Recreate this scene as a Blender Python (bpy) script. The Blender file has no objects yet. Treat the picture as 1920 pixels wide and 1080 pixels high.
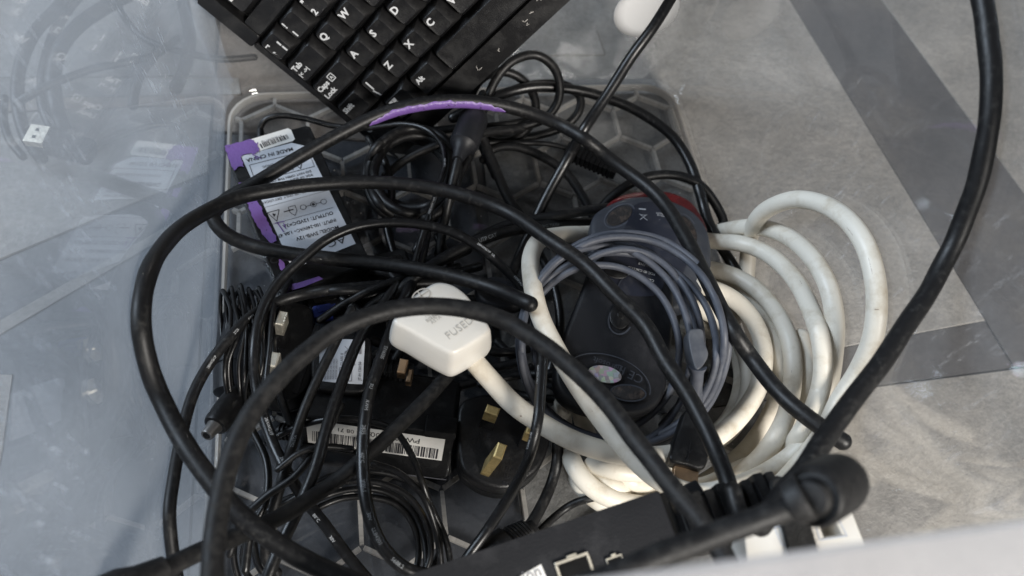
import bpy, math, random
import numpy as np
from mathutils import Vector, Matrix, Euler
random.seed(4)
rng = np.random.default_rng(4)
scene = bpy.context.scene
COL = scene.collection

# ------------------------------------------------------------------ camera
S = 1.12                      # survey units -> metres
U = 0.022 * S                 # side of one hexagon of the tub's base
CAM = np.array([0.5922, -13.5198, 16.7004]) * U
ROT = Euler((0.5208, -0.1182, -0.1448), 'XYZ')
RM = np.array(ROT.to_matrix())
F = 1472.1
cam_data = bpy.data.cameras.new('camera')
cam = bpy.data.objects.new('camera', cam_data)
COL.objects.link(cam)
cam.location = CAM
cam.rotation_euler = ROT
cam_data.sensor_width = 36
cam_data.lens = 36 * F / 1920
cam_data.clip_start = 0.01
cam_data.clip_end = 60
cam_data.dof.use_dof = True
cam_data.dof.focus_distance = 0.40
cam_data.dof.aperture_fstop = 7.5
scene.camera = cam

# ------------------------------------------------------------------ light
world = bpy.data.worlds.new('World')
scene.world = world
world.use_nodes = True
wn = world.node_tree
bg = wn.nodes['Background']
bg.inputs[0].default_value = (0.80, 0.80, 0.82, 1)
bg.inputs[1].default_value = 0.12

def area_light(name, loc, target, size, size_y, power, color):
    l = bpy.data.lights.new(name, 'AREA')
    l.shape = 'RECTANGLE'
    l.size, l.size_y = size, size_y
    l.energy = power
    l.color = color
    o = bpy.data.objects.new(name, l)
    COL.objects.link(o)
    o.location = loc
    d = Vector(target) - Vector(loc)
    o.rotation_euler = d.to_track_quat('-Z', 'Y').to_euler()
    return o

area_light('window_light', (0.62, -1.45, 1.02), (0.12, -0.1, 0), 0.45, 0.45, 55, (1.0, 0.945, 0.88))
area_light('side_window_light', (-1.5, 0.5, 1.3), (-0.05, -0.1, 0), 0.9, 0.9, 48, (0.74, 0.86, 1.0))
scene.view_settings.view_transform = 'Standard'
scene.view_settings.look = 'None'
scene.view_settings.exposure = 0.33
scene.view_settings.gamma = 1
scene.cycles.transparent_max_bounces = 40
scene.cycles.max_bounces = 10
scene.cycles.caustics_reflective = False
scene.cycles.caustics_refractive = False

# ------------------------------------------------------------------ geometry helpers
def ray(px, py):
    return RM @ np.array([(px - 960) / F, -(py - 540) / F, -1.0])

def at(px, py, z):
    """point of the place seen in direction (px, py) at height z (survey units)"""
    d = ray(px, py)
    t = (z * S - CAM[2]) / d[2]
    return CAM + t * d

def view_depth(p):
    return float(-(RM.T @ (np.asarray(p) - CAM))[2])

def new_obj(name, verts, faces, mat=None, parent=None, smooth=False, mats=None, fmat=None, auto=None):
    verts = np.asarray(verts, float)
    c = verts.mean(0)
    me = bpy.data.meshes.new(name)
    me.from_pydata((verts - c).tolist(), [], faces)
    if mats:
        for m in mats:
            me.materials.append(m)
        if fmat:
            me.polygons.foreach_set('material_index', fmat)
    elif mat:
        me.materials.append(mat)
    if smooth:
        me.polygons.foreach_set('use_smooth', [True] * len(me.polygons))
        if auto:
            me.update()
            try:
                me.set_sharp_from_angle(angle=math.radians(auto))
            except Exception:
                pass
    me.update()
    o = bpy.data.objects.new(name, me)
    COL.objects.link(o)
    place(o, c, parent)
    return o

WLOC = {}
def place(o, c, parent):
    c = np.asarray(c, float)
    WLOC[o.name] = c
    if parent is not None:
        o.parent = parent
        o.location = c - WLOC[parent.name]
    else:
        o.location = c

def thing(name, label, cat, loc, group=None):
    o = bpy.data.objects.new(name, None)
    o.empty_display_size = 0.01
    COL.objects.link(o)
    place(o, loc, None)
    o['label'] = label
    o['category'] = cat
    if group:
        o['group'] = group
    return o

def tag(o, label, cat, group=None):
    o['label'] = label
    o['category'] = cat
    if group:
        o['group'] = group
    return o

def catmull(pts, step):
    """dense resampling of a point list (N x k) by Catmull-Rom, about `step` px apart"""
    P = np.asarray(pts, float)
    P = np.vstack([2 * P[0] - P[1], P, 2 * P[-1] - P[-2]])
    out = []
    for i in range(1, len(P) - 2):
        a, b, c, d = P[i - 1], P[i], P[i + 1], P[i + 2]
        # centripetal parametrisation
        def dt(u, v):
            return max(np.linalg.norm((u - v)[:2]) ** 0.5, 1e-3)
        t0 = 0; t1 = dt(a, b); t2 = t1 + dt(b, c); t3 = t2 + dt(c, d)
        n = max(2, int(np.linalg.norm((c - b)[:2]) / step))
        for t in np.linspace(t1, t2, n, endpoint=False):
            A1 = (t1 - t) / (t1 - t0) * a + (t - t0) / (t1 - t0) * b
            A2 = (t2 - t) / (t2 - t1) * b + (t - t1) / (t2 - t1) * c
            A3 = (t3 - t) / (t3 - t2) * c + (t - t2) / (t3 - t2) * d
            B1 = (t2 - t) / (t2 - t0) * A1 + (t - t0) / (t2 - t0) * A2
            B2 = (t3 - t) / (t3 - t1) * A2 + (t - t1) / (t3 - t1) * A3
            out.append((t2 - t) / (t2 - t1) * B1 + (t - t1) / (t2 - t1) * B2)
    out.append(P[-2])
    return np.array(out)

def closed_smooth(pts, n=8):
    P = np.asarray(pts, float)
    N = len(P)
    out = []
    for i in range(N):
        a, b, c, d = P[(i - 1) % N], P[i], P[(i + 1) % N], P[(i + 2) % N]
        for k in range(n):
            t = k / n
            out.append(0.5 * ((2 * b) + (-a + c) * t + (2 * a - 5 * b + 4 * c - d) * t * t + (-a + 3 * b - 3 * c + d) * t ** 3))
    return np.array(out)

def smooth1(a, w):
    k = np.hanning(2 * w + 3)[1:-1]
    k /= k.sum()
    pad = np.pad(a, (w, w), mode='edge')
    return np.convolve(pad, k, mode='valid')

def frames(P):
    """tangent, camera-side normal, binormal for a polyline"""
    T = np.gradient(P, axis=0)
    T /= np.linalg.norm(T, axis=1)[:, None] + 1e-12
    Nn = []
    prev = None
    for p, t in zip(P, T):
        v = CAM - p
        v = v - t * np.dot(v, t)
        l = np.linalg.norm(v)
        if l < 0.02 and prev is not None:
            v = prev - t * np.dot(prev, t)
            l = np.linalg.norm(v)
        v = v / l
        Nn.append(v)
        prev = v
    Nn = np.array(Nn)
    B = np.cross(T, Nn)
    return T, Nn, B

def tube(P, R, seg=12, arc=None, caps=True, wob=0.0):
    """verts/faces of a tube along P with radii R; arc=(a0,a1) for part of the circumference"""
    T, N, B = frames(P)
    n = len(P)
    R = np.broadcast_to(R, (n,)).copy()
    verts, faces = [], []
    rings = []
    if arc is None:
        an = np.linspace(0, 2 * math.pi, seg, endpoint=False)
    else:
        an = np.linspace(arc[0], arc[1], seg)
    if caps and arc is None:
        ext = [(0.80, 0.22), (0.62, 0.62), (0.35, 0.86)]
        P0 = [P[0] - T[0] * R[0] * k for k, _ in ext]
        r0 = [R[0] * m for _, m in ext]
        P1 = [P[-1] + T[-1] * R[-1] * k for k, _ in reversed(ext)]
        r1 = [R[-1] * m for _, m in reversed(ext)]
        P = np.vstack([P0, P, P1]); R = np.concatenate([r0, R, r1])
        N = np.vstack([[N[0]] * 3, N, [N[-1]] * 3]); B = np.vstack([[B[0]] * 3, B, [B[-1]] * 3])
        n = len(P)
    m = len(an)
    ca, sa = np.cos(an), np.sin(an)
    V = P[:, None, :] + R[:, None, None] * (ca[None, :, None] * N[:, None, :] + sa[None, :, None] * B[:, None, :])
    verts = V.reshape(-1, 3)
    mm = m if arc is None else m - 1
    for i in range(n - 1):
        for j in range(mm):
            k = (j + 1) % m
            faces.append((i * m + j, i * m + k, (i + 1) * m + k, (i + 1) * m + j))
    if arc is None:
        faces.append(tuple(range(m))[::-1])
        faces.append(tuple((n - 1) * m + j for j in range(m)))
    return verts, faces

# ------------------------------------------------------------------ materials
def mat_nodes(name):
    m = bpy.data.materials.new(name)
    m.use_nodes = True
    nt = m.node_tree
    return m, nt, nt.nodes['Principled BSDF']

def N(nt, typ, **kw):
    n = nt.nodes.new(typ)
    for k, v in kw.items():
        if k.startswith('i_'):
            n.inputs[k[2:].replace('_', ' ')].default_value = v
        else:
            setattr(n, k, v)
    return n

def plastic(name, col, rough=0.4, col2=None, scale=60, lo=0.45, hi=0.7, bump=0.15, bscale=400, metal=0.0, spec=0.5, amt=1.0, stretch=None):
    """plastic or metal with worn, dusty patches of its own"""
    m, nt, b = mat_nodes(name)
    L = nt.links
    tc = N(nt, 'ShaderNodeTexCoord')
    b.inputs['Roughness'].default_value = rough
    b.inputs['Metallic'].default_value = metal
    b.inputs['Specular IOR Level'].default_value = spec
    src = tc.outputs['Object']
    if stretch:
        mp = N(nt, 'ShaderNodeMapping')
        mp.inputs['Scale'].default_value = stretch
        L.new(src, mp.inputs[0]); src = mp.outputs[0]
    if col2:
        no = N(nt, 'ShaderNodeTexNoise'); no.inputs['Scale'].default_value = scale
        no.inputs['Detail'].default_value = 8; no.inputs['Roughness'].default_value = 0.65
        L.new(src, no.inputs['Vector'])
        rp = N(nt, 'ShaderNodeValToRGB')
        rp.color_ramp.elements[0].position = lo; rp.color_ramp.elements[0].color = (0, 0, 0, 1)
        rp.color_ramp.elements[1].position = hi; rp.color_ramp.elements[1].color = (amt, amt, amt, 1)
        L.new(no.outputs[0], rp.inputs[0])
        mx = N(nt, 'ShaderNodeMix', data_type='RGBA')
        mx.inputs[6].default_value = (*col, 1); mx.inputs[7].default_value = (*col2, 1)
        L.new(rp.outputs[0], mx.inputs[0]); L.new(mx.outputs[2], b.inputs['Base Color'])
        mr = N(nt, 'ShaderNodeMapRange')
        mr.inputs[3].default_value = rough; mr.inputs[4].default_value = min(1, rough + 0.3)
        L.new(rp.outputs[0], mr.inputs[0]); L.new(mr.outputs[0], b.inputs['Roughness'])
    else:
        b.inputs['Base Color'].default_value = (*col, 1)
    if bump:
        n2 = N(nt, 'ShaderNodeTexNoise'); n2.inputs['Scale'].default_value = bscale; n2.inputs['Detail'].default_value = 4
        L.new(src, n2.inputs['Vector'])
        bp = N(nt, 'ShaderNodeBump'); bp.inputs['Strength'].default_value = bump; bp.inputs['Distance'].default_value = 0.0006
        L.new(n2.outputs[0], bp.inputs['Height']); L.new(bp.outputs[0], b.inputs['Normal'])
    return m

M = {}
M['cable'] = plastic('black_cable_rubber', (0.005, 0.005, 0.0055), 0.44, (0.032, 0.031, 0.029), 380, 0.52, 0.82, 0.12, 900, spec=0.32)
M['cable_dull'] = plastic('dull_black_rubber', (0.006, 0.006, 0.0065), 0.52, (0.026, 0.025, 0.024), 300, 0.45, 0.8, 0.15, 800, spec=0.30)
M['cable_gloss'] = plastic('glossy_black_cable', (0.004, 0.004, 0.0045), 0.33, (0.03, 0.03, 0.03), 420, 0.55, 0.8, 0.08, 900, spec=0.42)
M['grey_cable'] = plastic('blue_grey_cable', (0.058, 0.064, 0.082), 0.52, (0.085, 0.09, 0.105), 200, 0.45, 0.75, 0.15, 500)
M['white_cable'] = plastic('dirty_white_cable', (0.66, 0.62, 0.54), 0.42, (0.38, 0.31, 0.21), 85, 0.50, 0.78, 0.1, 400, amt=0.7, spec=0.4)
M['white'] = plastic('white_plug_plastic', (0.60, 0.58, 0.54), 0.3, (0.58, 0.54, 0.47), 50, 0.5, 0.85, 0.06, 300)
M['black'] = plastic('black_plastic', (0.004, 0.004, 0.0045), 0.40, (0.014, 0.014, 0.014), 150, 0.5, 0.8, 0.25, 900, spec=0.3)
M['black_gloss'] = plastic('glossy_black_plastic', (0.006, 0.006, 0.006), 0.25, (0.03, 0.028, 0.025), 120, 0.55, 0.8, 0.1, 500)
M['key'] = plastic('black_key_plastic', (0.006, 0.006, 0.0066), 0.40, (0.012, 0.012, 0.012), 120, 0.45, 0.8, 0.25, 1500, spec=0.35)
M['case'] = plastic('keyboard_case_plastic', (0.006, 0.006, 0.0066), 0.34, (0.014, 0.014, 0.014), 70, 0.45, 0.8, 0.25, 1500, spec=0.4)
M['charcoal'] = plastic('charcoal_plastic', (0.009, 0.0095, 0.0115), 0.46, (0.02, 0.02, 0.023), 70, 0.5, 0.85, 0.2, 1200, spec=0.3)
M['mouse_blue'] = plastic('blue_grey_mouse_plastic', (0.030, 0.034, 0.044), 0.45, (0.05, 0.053, 0.062), 60, 0.5, 0.85, 0.2, 900)
M['mouse_label'] = plastic('dark_label_film', (0.013, 0.015, 0.024), 0.4, (0.04, 0.04, 0.045), 90, 0.5, 0.85, 0.1, 500)
M['foot'] = plastic('worn_felt_foot', (0.014, 0.012, 0.012), 0.7, (0.11, 0.08, 0.065), 220, 0.5, 0.8, 0.8, 700)
M['red'] = plastic('translucent_red_plastic', (0.12, 0.004, 0.006), 0.2, (0.03, 0.002, 0.003), 60, 0.4, 0.7, 0.05, 200)
M['purple'] = plastic('purple_paint', (0.15, 0.08, 0.28), 0.42, (0.03, 0.02, 0.05), 330, 0.60, 0.66, 0.5, 500)
M['label'] = plastic('silver_paper_label', (0.50, 0.53, 0.58), 0.4, (0.42, 0.44, 0.48), 60, 0.4, 0.8, 0.03, 200)
M['paper'] = plastic('white_paper_label', (0.72, 0.71, 0.68), 0.45, (0.6, 0.58, 0.54), 60, 0.4, 0.8, 0.03, 200)
M['ink'] = plastic('black_ink', (0.02, 0.02, 0.025), 0.5, None, bump=0)
M['grey_ink'] = plastic('faded_ink', (0.16, 0.16, 0.18), 0.5, None, bump=0)
M['print'] = plastic('white_print', (0.45, 0.46, 0.47), 0.5, None, bump=0)
M['dim_print'] = plastic('dim_grey_print', (0.20, 0.21, 0.22), 0.5, None, bump=0)
M['dim_print2'] = plastic('very_dim_print', (0.085, 0.085, 0.09), 0.5, None, bump=0)
M['print_grey'] = plastic('grey_print', (0.34, 0.35, 0.37), 0.5, None, bump=0)
M['grey_block'] = plastic('slate_grey_plastic', (0.055, 0.06, 0.072), 0.5, (0.08, 0.085, 0.095), 120)
M['grime'] = plastic('brown_scuff', (0.16, 0.11, 0.085), 0.6, None, bump=0)
M['dull_metal'] = plastic('dull_metal', (0.30, 0.29, 0.28), 0.4, None, metal=1.0, bump=0)
M['brass'] = plastic('brass', (0.90, 0.70, 0.33), 0.42, (0.42, 0.32, 0.16), 150, 0.45, 0.75, 0.15, 500, metal=1.0)
M['nickel'] = plastic('nickel', (0.85, 0.80, 0.68), 0.42, (0.40, 0.36, 0.30), 150, 0.45, 0.75, 0.15, 500, metal=1.0)
M['copper'] = plastic('dull_copper_metal', (0.42, 0.28, 0.17), 0.4, (0.3, 0.2, 0.12), 150, 0.45, 0.75, 0.1, 500, metal=0.8)
M['steel'] = plastic('steel', (0.6, 0.6, 0.6), 0.25, None, metal=1.0, bump=0)
M['blue'] = plastic('blue_plastic', (0.035, 0.06, 0.30), 0.4, None, bump=0.1)
M['fluff'] = plastic('black_velcro', (0.006, 0.006, 0.006), 0.9, (0.03, 0.03, 0.03), 500, 0.5, 0.8, 1.0, 1500)
M['sticker'] = plastic('round_sticker_white', (0.93, 0.94, 0.95), 0.5, None, bump=0.02)
M['dust'] = plastic('pale_dust', (0.5, 0.48, 0.45), 0.8, None, bump=0)

# hologram sticker
m, nt, b = mat_nodes('hologram_foil')
tc = N(nt, 'ShaderNodeTexCoord')
vo = N(nt, 'ShaderNodeTexVoronoi'); vo.distance = 'CHEBYCHEV'; vo.inputs['Scale'].default_value = 420
hs = N(nt, 'ShaderNodeHueSaturation'); hs.inputs['Saturation'].default_value = 0.55; hs.inputs['Value'].default_value = 1.1
nt.links.new(tc.outputs['Object'], vo.inputs['Vector']); nt.links.new(vo.outputs['Color'], hs.inputs['Color'])
mx = N(nt, 'ShaderNodeMix', data_type='RGBA'); mx.inputs[0].default_value = 0.5; mx.inputs[7].default_value = (0.75, 0.75, 0.72, 1)
nt.links.new(hs.outputs[0], mx.inputs[6]); nt.links.new(mx.outputs[2], b.inputs['Base Color'])
b.inputs['Metallic'].default_value = 0.75; b.inputs['Roughness'].default_value = 0.33
M['holo'] = m

def clear_plastic(name, haze, tint, hazecol, scratch=0.75, bump=0.006, gl=1.0):
    """clear polypropylene: see-through, mirror-like at glancing angles, cloudier the longer the path through it"""
    m = bpy.data.materials.new(name); m.use_nodes = True
    nt = m.node_tree; nt.nodes.clear(); L = nt.links
    out = N(nt, 'ShaderNodeOutputMaterial')
    tr = N(nt, 'ShaderNodeBsdfTransparent'); tr.inputs[0].default_value = (*tint, 1)
    df = N(nt, 'ShaderNodeBsdfDiffuse'); df.inputs[0].default_value = (*hazecol, 1)
    tl = N(nt, 'ShaderNodeBsdfTranslucent'); tl.inputs[0].default_value = (*hazecol, 1)
    dm = N(nt, 'ShaderNodeMixShader'); dm.inputs[0].default_value = 0.5
    L.new(df.outputs[0], dm.inputs[1]); L.new(tl.outputs[0], dm.inputs[2])
    tc = N(nt, 'ShaderNodeTexCoord')
    # clouding and fine scuffs
    n1 = N(nt, 'ShaderNodeTexNoise'); n1.inputs['Scale'].default_value = 14; n1.inputs['Detail'].default_value = 6
    mp = N(nt, 'ShaderNodeMapping'); mp.inputs['Scale'].default_value = (1.0, 1.0, 0.22); mp.inputs['Rotation'].default_value = (0.3, 0.1, 0)
    L.new(tc.outputs['Object'], mp.inputs[0])
    L.new(mp.outputs[0], n1.inputs['Vector'])
    n2 = N(nt, 'ShaderNodeTexNoise'); n2.inputs['Scale'].default_value = 260; n2.inputs['Detail'].default_value = 8; n2.inputs['Roughness'].default_value = 0.75
    L.new(mp.outputs[0], n2.inputs['Vector'])
    r2 = N(nt, 'ShaderNodeMapRange'); r2.inputs[1].default_value = 0.58; r2.inputs[2].default_value = 0.69; r2.inputs[3].default_value = 0; r2.inputs[4].default_value = scratch
    L.new(n2.outputs[0], r2.inputs[0])
    n3 = N(nt, 'ShaderNodeTexNoise'); n3.inputs['Scale'].default_value = 9; n3.inputs['Detail'].default_value = 3
    L.new(tc.outputs['Object'], n3.inputs['Vector'])
    r3 = N(nt, 'ShaderNodeMapRange'); r3.inputs[1].default_value = 0.44; r3.inputs[2].default_value = 0.62
    L.new(n3.outputs[0], r3.inputs[0])
    pr = N(nt, 'ShaderNodeMath', operation='MULTIPLY'); L.new(r2.outputs[0], pr.inputs[0]); L.new(r3.outputs[0], pr.inputs[1])
    r1 = N(nt, 'ShaderNodeMapRange'); r1.inputs[1].default_value = 0.3; r1.inputs[2].default_value = 0.7; r1.inputs[3].default_value = haze * 0.75; r1.inputs[4].default_value = haze * 1.3
    L.new(n1.outputs[0], r1.inputs[0])
    # longer path at glancing angles: 1-(1-h)^(1/cos)
    ge = N(nt, 'ShaderNodeNewGeometry')
    dt = N(nt, 'ShaderNodeVectorMath', operation='DOT_PRODUCT'); L.new(ge.outputs['Incoming'], dt.inputs[0]); L.new(ge.outputs['Normal'], dt.inputs[1])
    ab = N(nt, 'ShaderNodeMath', operation='ABSOLUTE'); L.new(dt.outputs['Value'], ab.inputs[0])
    mxx = N(nt, 'ShaderNodeMath', operation='MAXIMUM'); mxx.inputs[1].default_value = 0.12; L.new(ab.outputs[0], mxx.inputs[0])
    iv = N(nt, 'ShaderNodeMath', operation='DIVIDE'); iv.inputs[0].default_value = 1.0; L.new(mxx.outputs[0], iv.inputs[1])
    om = N(nt, 'ShaderNodeMath', operation='SUBTRACT'); om.inputs[0].default_value = 1.0; L.new(r1.outputs[0], om.inputs[1])
    pw = N(nt, 'ShaderNodeMath', operation='POWER'); L.new(om.outputs[0], pw.inputs[0]); L.new(iv.outputs[0], pw.inputs[1])
    o2 = N(nt, 'ShaderNodeMath', operation='SUBTRACT'); o2.inputs[0].default_value = 1.0; L.new(pw.outputs[0], o2.inputs[1])
    ad = N(nt, 'ShaderNodeMath', operation='ADD'); ad.use_clamp = True; L.new(o2.outputs[0], ad.inputs[0]); L.new(pr.outputs[0], ad.inputs[1])
    m1 = N(nt, 'ShaderNodeMixShader'); L.new(ad.outputs[0], m1.inputs[0]); L.new(tr.outputs[0], m1.inputs[1]); L.new(dm.outputs[0], m1.inputs[2])
    gs = N(nt, 'ShaderNodeBsdfGlossy'); gs.inputs['Roughness'].default_value = 0.035; gs.inputs[0].default_value = (gl, gl, gl, 1)
    nb = N(nt, 'ShaderNodeTexNoise'); nb.inputs['Scale'].default_value = 7; nb.inputs['Detail'].default_value = 2
    L.new(tc.outputs['Object'], nb.inputs['Vector'])
    bp = N(nt, 'ShaderNodeBump'); bp.inputs['Strength'].default_value = bump; bp.inputs['Distance'].default_value = 0.01
    L.new(nb.outputs[0], bp.inputs['Height']); L.new(bp.outputs[0], gs.inputs['Normal'])
    mi = N(nt, 'ShaderNodeMix'); mi.inputs[2].default_value = 1.49; mi.inputs[3].default_value = 1 / 1.49
    L.new(ge.outputs['Backfacing'], mi.inputs[0])
    fr = N(nt, 'ShaderNodeFresnel'); L.new(mi.outputs[0], fr.inputs[0])
    m2 = N(nt, 'ShaderNodeMixShader'); L.new(fr.outputs[0], m2.inputs[0]); L.new(m1.outputs[0], m2.inputs[1]); L.new(gs.outputs[0], m2.inputs[2])
    L.new(m2.outputs[0], out.inputs[0])
    return m

M['tub'] = clear_plastic('clear_tub_plastic', 0.100, (0.95, 0.955, 0.96), (0.64, 0.69, 0.75), scratch=0.7)
M['tub_clear'] = clear_plastic('less_worn_tub_plastic', 0.05, (0.95, 0.955, 0.955), (0.68, 0.68, 0.69), scratch=0.35)
M['tub_base'] = clear_plastic('clear_tub_base_plastic', 0.012, (0.93, 0.94, 0.95), (0.5, 0.53, 0.58), scratch=0.25)
M['tub_rib'] = clear_plastic('frosted_rib_plastic', 0.7, (0.93, 0.94, 0.95), (0.74, 0.69, 0.63), scratch=0.2)
M['tub_rim'] = clear_plastic('cloudy_rim_plastic', 0.32, (0.9, 0.9, 0.9), (0.82, 0.81, 0.82), scratch=0.2)

def stone(name, c1, c2, c3, seed, bumpd=0.5):
    m, nt, b = mat_nodes(name); L = nt.links
    tc = N(nt, 'ShaderNodeTexCoord')
    mp = N(nt, 'ShaderNodeMapping'); mp.inputs['Location'].default_value = (seed * 1.7, seed * 0.9, seed)
    L.new(tc.outputs['Object'], mp.inputs[0])
    a = N(nt, 'ShaderNodeTexNoise'); a.inputs['Scale'].default_value = 13; a.inputs['Detail'].default_value = 10; a.inputs['Roughness'].default_value = 0.62
    a.inputs['Distortion'].default_value = 0.0
    L.new(mp.outputs[0], a.inputs['Vector'])
    r = N(nt, 'ShaderNodeValToRGB')
    e = r.color_ramp.elements
    e[0].position = 0.3; e[0].color = (*c1, 1); e[1].position = 0.7; e[1].color = (*c3, 1)
    k = e.new(0.5); k.color = (*c2, 1)
    L.new(a.outputs[0], r.inputs[0])
    # fine rough-slate veins
    v = N(nt, 'ShaderNodeTexNoise'); v.inputs['Scale'].default_value = 16; v.inputs['Detail'].default_value = 12; v.inputs['Roughness'].default_value = 0.7; v.inputs['Distortion'].default_value = 0.12
    L.new(mp.outputs[0], v.inputs['Vector'])
    vr = N(nt, 'ShaderNodeValToRGB'); ve = vr.color_ramp.elements
    ve[0].position = 0.485; ve[0].color = (1, 1, 1, 1); ve[1].position = 0.515; ve[1].color = (1, 1, 1, 1)
    kk = ve.new(0.5); kk.color = (0.74, 0.74, 0.76, 1)
    L.new(v.outputs[0], vr.inputs[0])
    mu = N(nt, 'ShaderNodeMix', data_type='RGBA', blend_type='MULTIPLY'); mu.inputs[0].default_value = 0.4
    L.new(r.outputs[0], mu.inputs[6]); L.new(vr.outputs[0], mu.inputs[7])
    g = N(nt, 'ShaderNodeTexNoise'); g.inputs['Scale'].default_value = 420; g.inputs['Detail'].default_value = 5; g.inputs['Roughness'].default_value = 0.8
    L.new(mp.outputs[0], g.inputs['Vector'])
    gr = N(nt, 'ShaderNodeMapRange'); gr.inputs[1].default_value = 0.36; gr.inputs[2].default_value = 0.62; gr.inputs[3].default_value = 0.72; gr.inputs[4].default_value = 1.12
    L.new(g.outputs[0], gr.inputs[0])
    m3 = N(nt, 'ShaderNodeVectorMath', operation='SCALE'); L.new(mu.outputs[2], m3.inputs[0]); L.new(gr.outputs[0], m3.inputs['Scale'])
    L.new(m3.outputs[0], b.inputs['Base Color'])
    b.inputs['Roughness'].default_value = 0.42
    bp = N(nt, 'ShaderNodeBump'); bp.inputs['Strength'].default_value = bumpd; bp.inputs['Distance'].default_value = 0.006
    L.new(v.outputs[0], bp.inputs['Height']); L.new(bp.outputs[0], b.inputs['Normal'])
    return m

M['tile_light'] = stone('pale_stone_tile', (0.14, 0.135, 0.127), (0.19, 0.182, 0.17), (0.26, 0.248, 0.23), 1, 0.8)
M['tile_dark'] = stone('dark_slate_tile', (0.036, 0.036, 0.038), (0.055, 0.053, 0.054), (0.085, 0.079, 0.073), 2, 0.3)
M['tile_brown'] = stone('brown_stone_tile', (0.12, 0.10, 0.08), (0.17, 0.14, 0.115), (0.23, 0.19, 0.155), 3, 0.3)
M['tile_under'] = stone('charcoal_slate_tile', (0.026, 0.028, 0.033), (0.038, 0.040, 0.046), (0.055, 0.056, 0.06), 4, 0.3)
M['grout'] = plastic('tile_joint', (0.10, 0.095, 0.09), 0.8, None, bump=0.1)

# ------------------------------------------------------------------ text
TXT = {}
def text_mesh(s, bold=0.02):
    """triangles of a line of text, cap height 1, starting at x = 0, centred on y = 0"""
    if (s, bold) in TXT:
        return TXT[(s, bold)]
    cu = bpy.data.curves.new('t', 'FONT')
    cu.body = s; cu.size = 1.37; cu.resolution_u = 2; cu.offset = bold
    o = bpy.data.objects.new('t', cu); COL.objects.link(o)
    dg = bpy.context.evaluated_depsgraph_get()
    me = bpy.data.meshes.new_from_object(o.evaluated_get(dg))
    v = np.array([x.co[:] for x in me.vertices]) if len(me.vertices) else np.zeros((0, 3))
    f = [tuple(p.vertices) for p in me.polygons]
    bpy.data.objects.remove(o); bpy.data.curves.remove(cu); bpy.data.meshes.remove(me)
    v[:, 1] -= 0.5
    TXT[(s, bold)] = (v, f)
    return v, f

class Flat:
    """collects lettering, bars and strokes drawn on one flat face"""
    def __init__(self, fr, z=0.0):
        self.o, self.x, self.y, self.n = fr
        self.v = []; self.f = []; self.z = z
    def pt(self, x, y, dz=0.0):
        return self.o + self.x * x + self.y * y + self.n * (self.z + dz)
    def add(self, pts, faces):
        k = len(self.v)
        self.v += [self.pt(*p) for p in pts]
        self.f += [tuple(i + k for i in f) for f in faces]
    def text(self, s, x, y, h, ang=0, bold=0.02, sx=1.0, center=False):
        v, f = text_mesh(s, bold)
        if not len(v): return
        w = v[:, 0].max() if center else 0
        c, sn = math.cos(ang), math.sin(ang)
        pts = []
        for p in v:
            a, b2 = (p[0] - w / 2) * h * sx, p[1] * h
            pts.append((x + a * c - b2 * sn, y + a * sn + b2 * c))
        self.add(pts, f)
    def rect(self, x0, y0, x1, y1):
        self.add([(x0, y0), (x1, y0), (x1, y1), (x0, y1)], [(0, 1, 2, 3)])
    def line(self, x0, y0, x1, y1, w):
        d = np.array([x1 - x0, y1 - y0]); l = np.linalg.norm(d) + 1e-9; nn = np.array([-d[1], d[0]]) / l * w / 2
        a, b2 = np.array([x0, y0]), np.array([x1, y1])
        self.add([tuple(a - nn), tuple(b2 - nn), tuple(b2 + nn), tuple(a + nn)], [(0, 1, 2, 3)])
    def poly(self, pts, w, closed=True):
        n = len(pts)
        for i in range(n if closed else n - 1):
            self.line(*pts[i], *pts[(i + 1) % n], w)
    def ring(self, x, y, r, w, n=20, ry=None):
        ry = ry or r
        self.poly([(x + r * math.cos(t), y + ry * math.sin(t)) for t in np.linspace(0, 2 * math.pi, n, endpoint=False)], w)
    def disc(self, x, y, r, n=20, ry=None):
        ry = ry or r
        self.add([(x + r * math.cos(t), y + ry * math.sin(t)) for t in np.linspace(0, 2 * math.pi, n, endpoint=False)], [tuple(range(n))])
    def bars(self, x0, y0, x1, y1, seed=1, unit=None):
        r = random.Random(seed); x = x0; unit = unit or (x1 - x0) / 95
        while x < x1 - unit:
            w = unit * r.choice([1, 1, 2, 3]); self.rect(x, y0, min(x + w, x1), y1); x += w + unit * r.choice([1, 1, 2])
    def make(self, name, mat, parent):
        if self.v:
            return new_obj(name, self.v, self.f, M[mat], parent)

def fr3(A, B, C):
    """frame from three points: origin A, x toward B, y toward C's side; with lengths"""
    A, B, C = map(np.asarray, (A, B, C))
    x = B - A; lx = np.linalg.norm(x); x = x / lx
    y = C - A; ly = np.linalg.norm(y); y = y - x * np.dot(x, y); y /= np.linalg.norm(y)
    n = np.cross(x, y)
    return (A, x, y, n), lx, ly

def face_up(fr):
    """same frame but with the drawing normal toward the camera (x, y kept)"""
    o, x, y, n = fr
    if np.dot(CAM - o, n) < 0:
        n = -n
    return (o, x, y, n)

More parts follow.
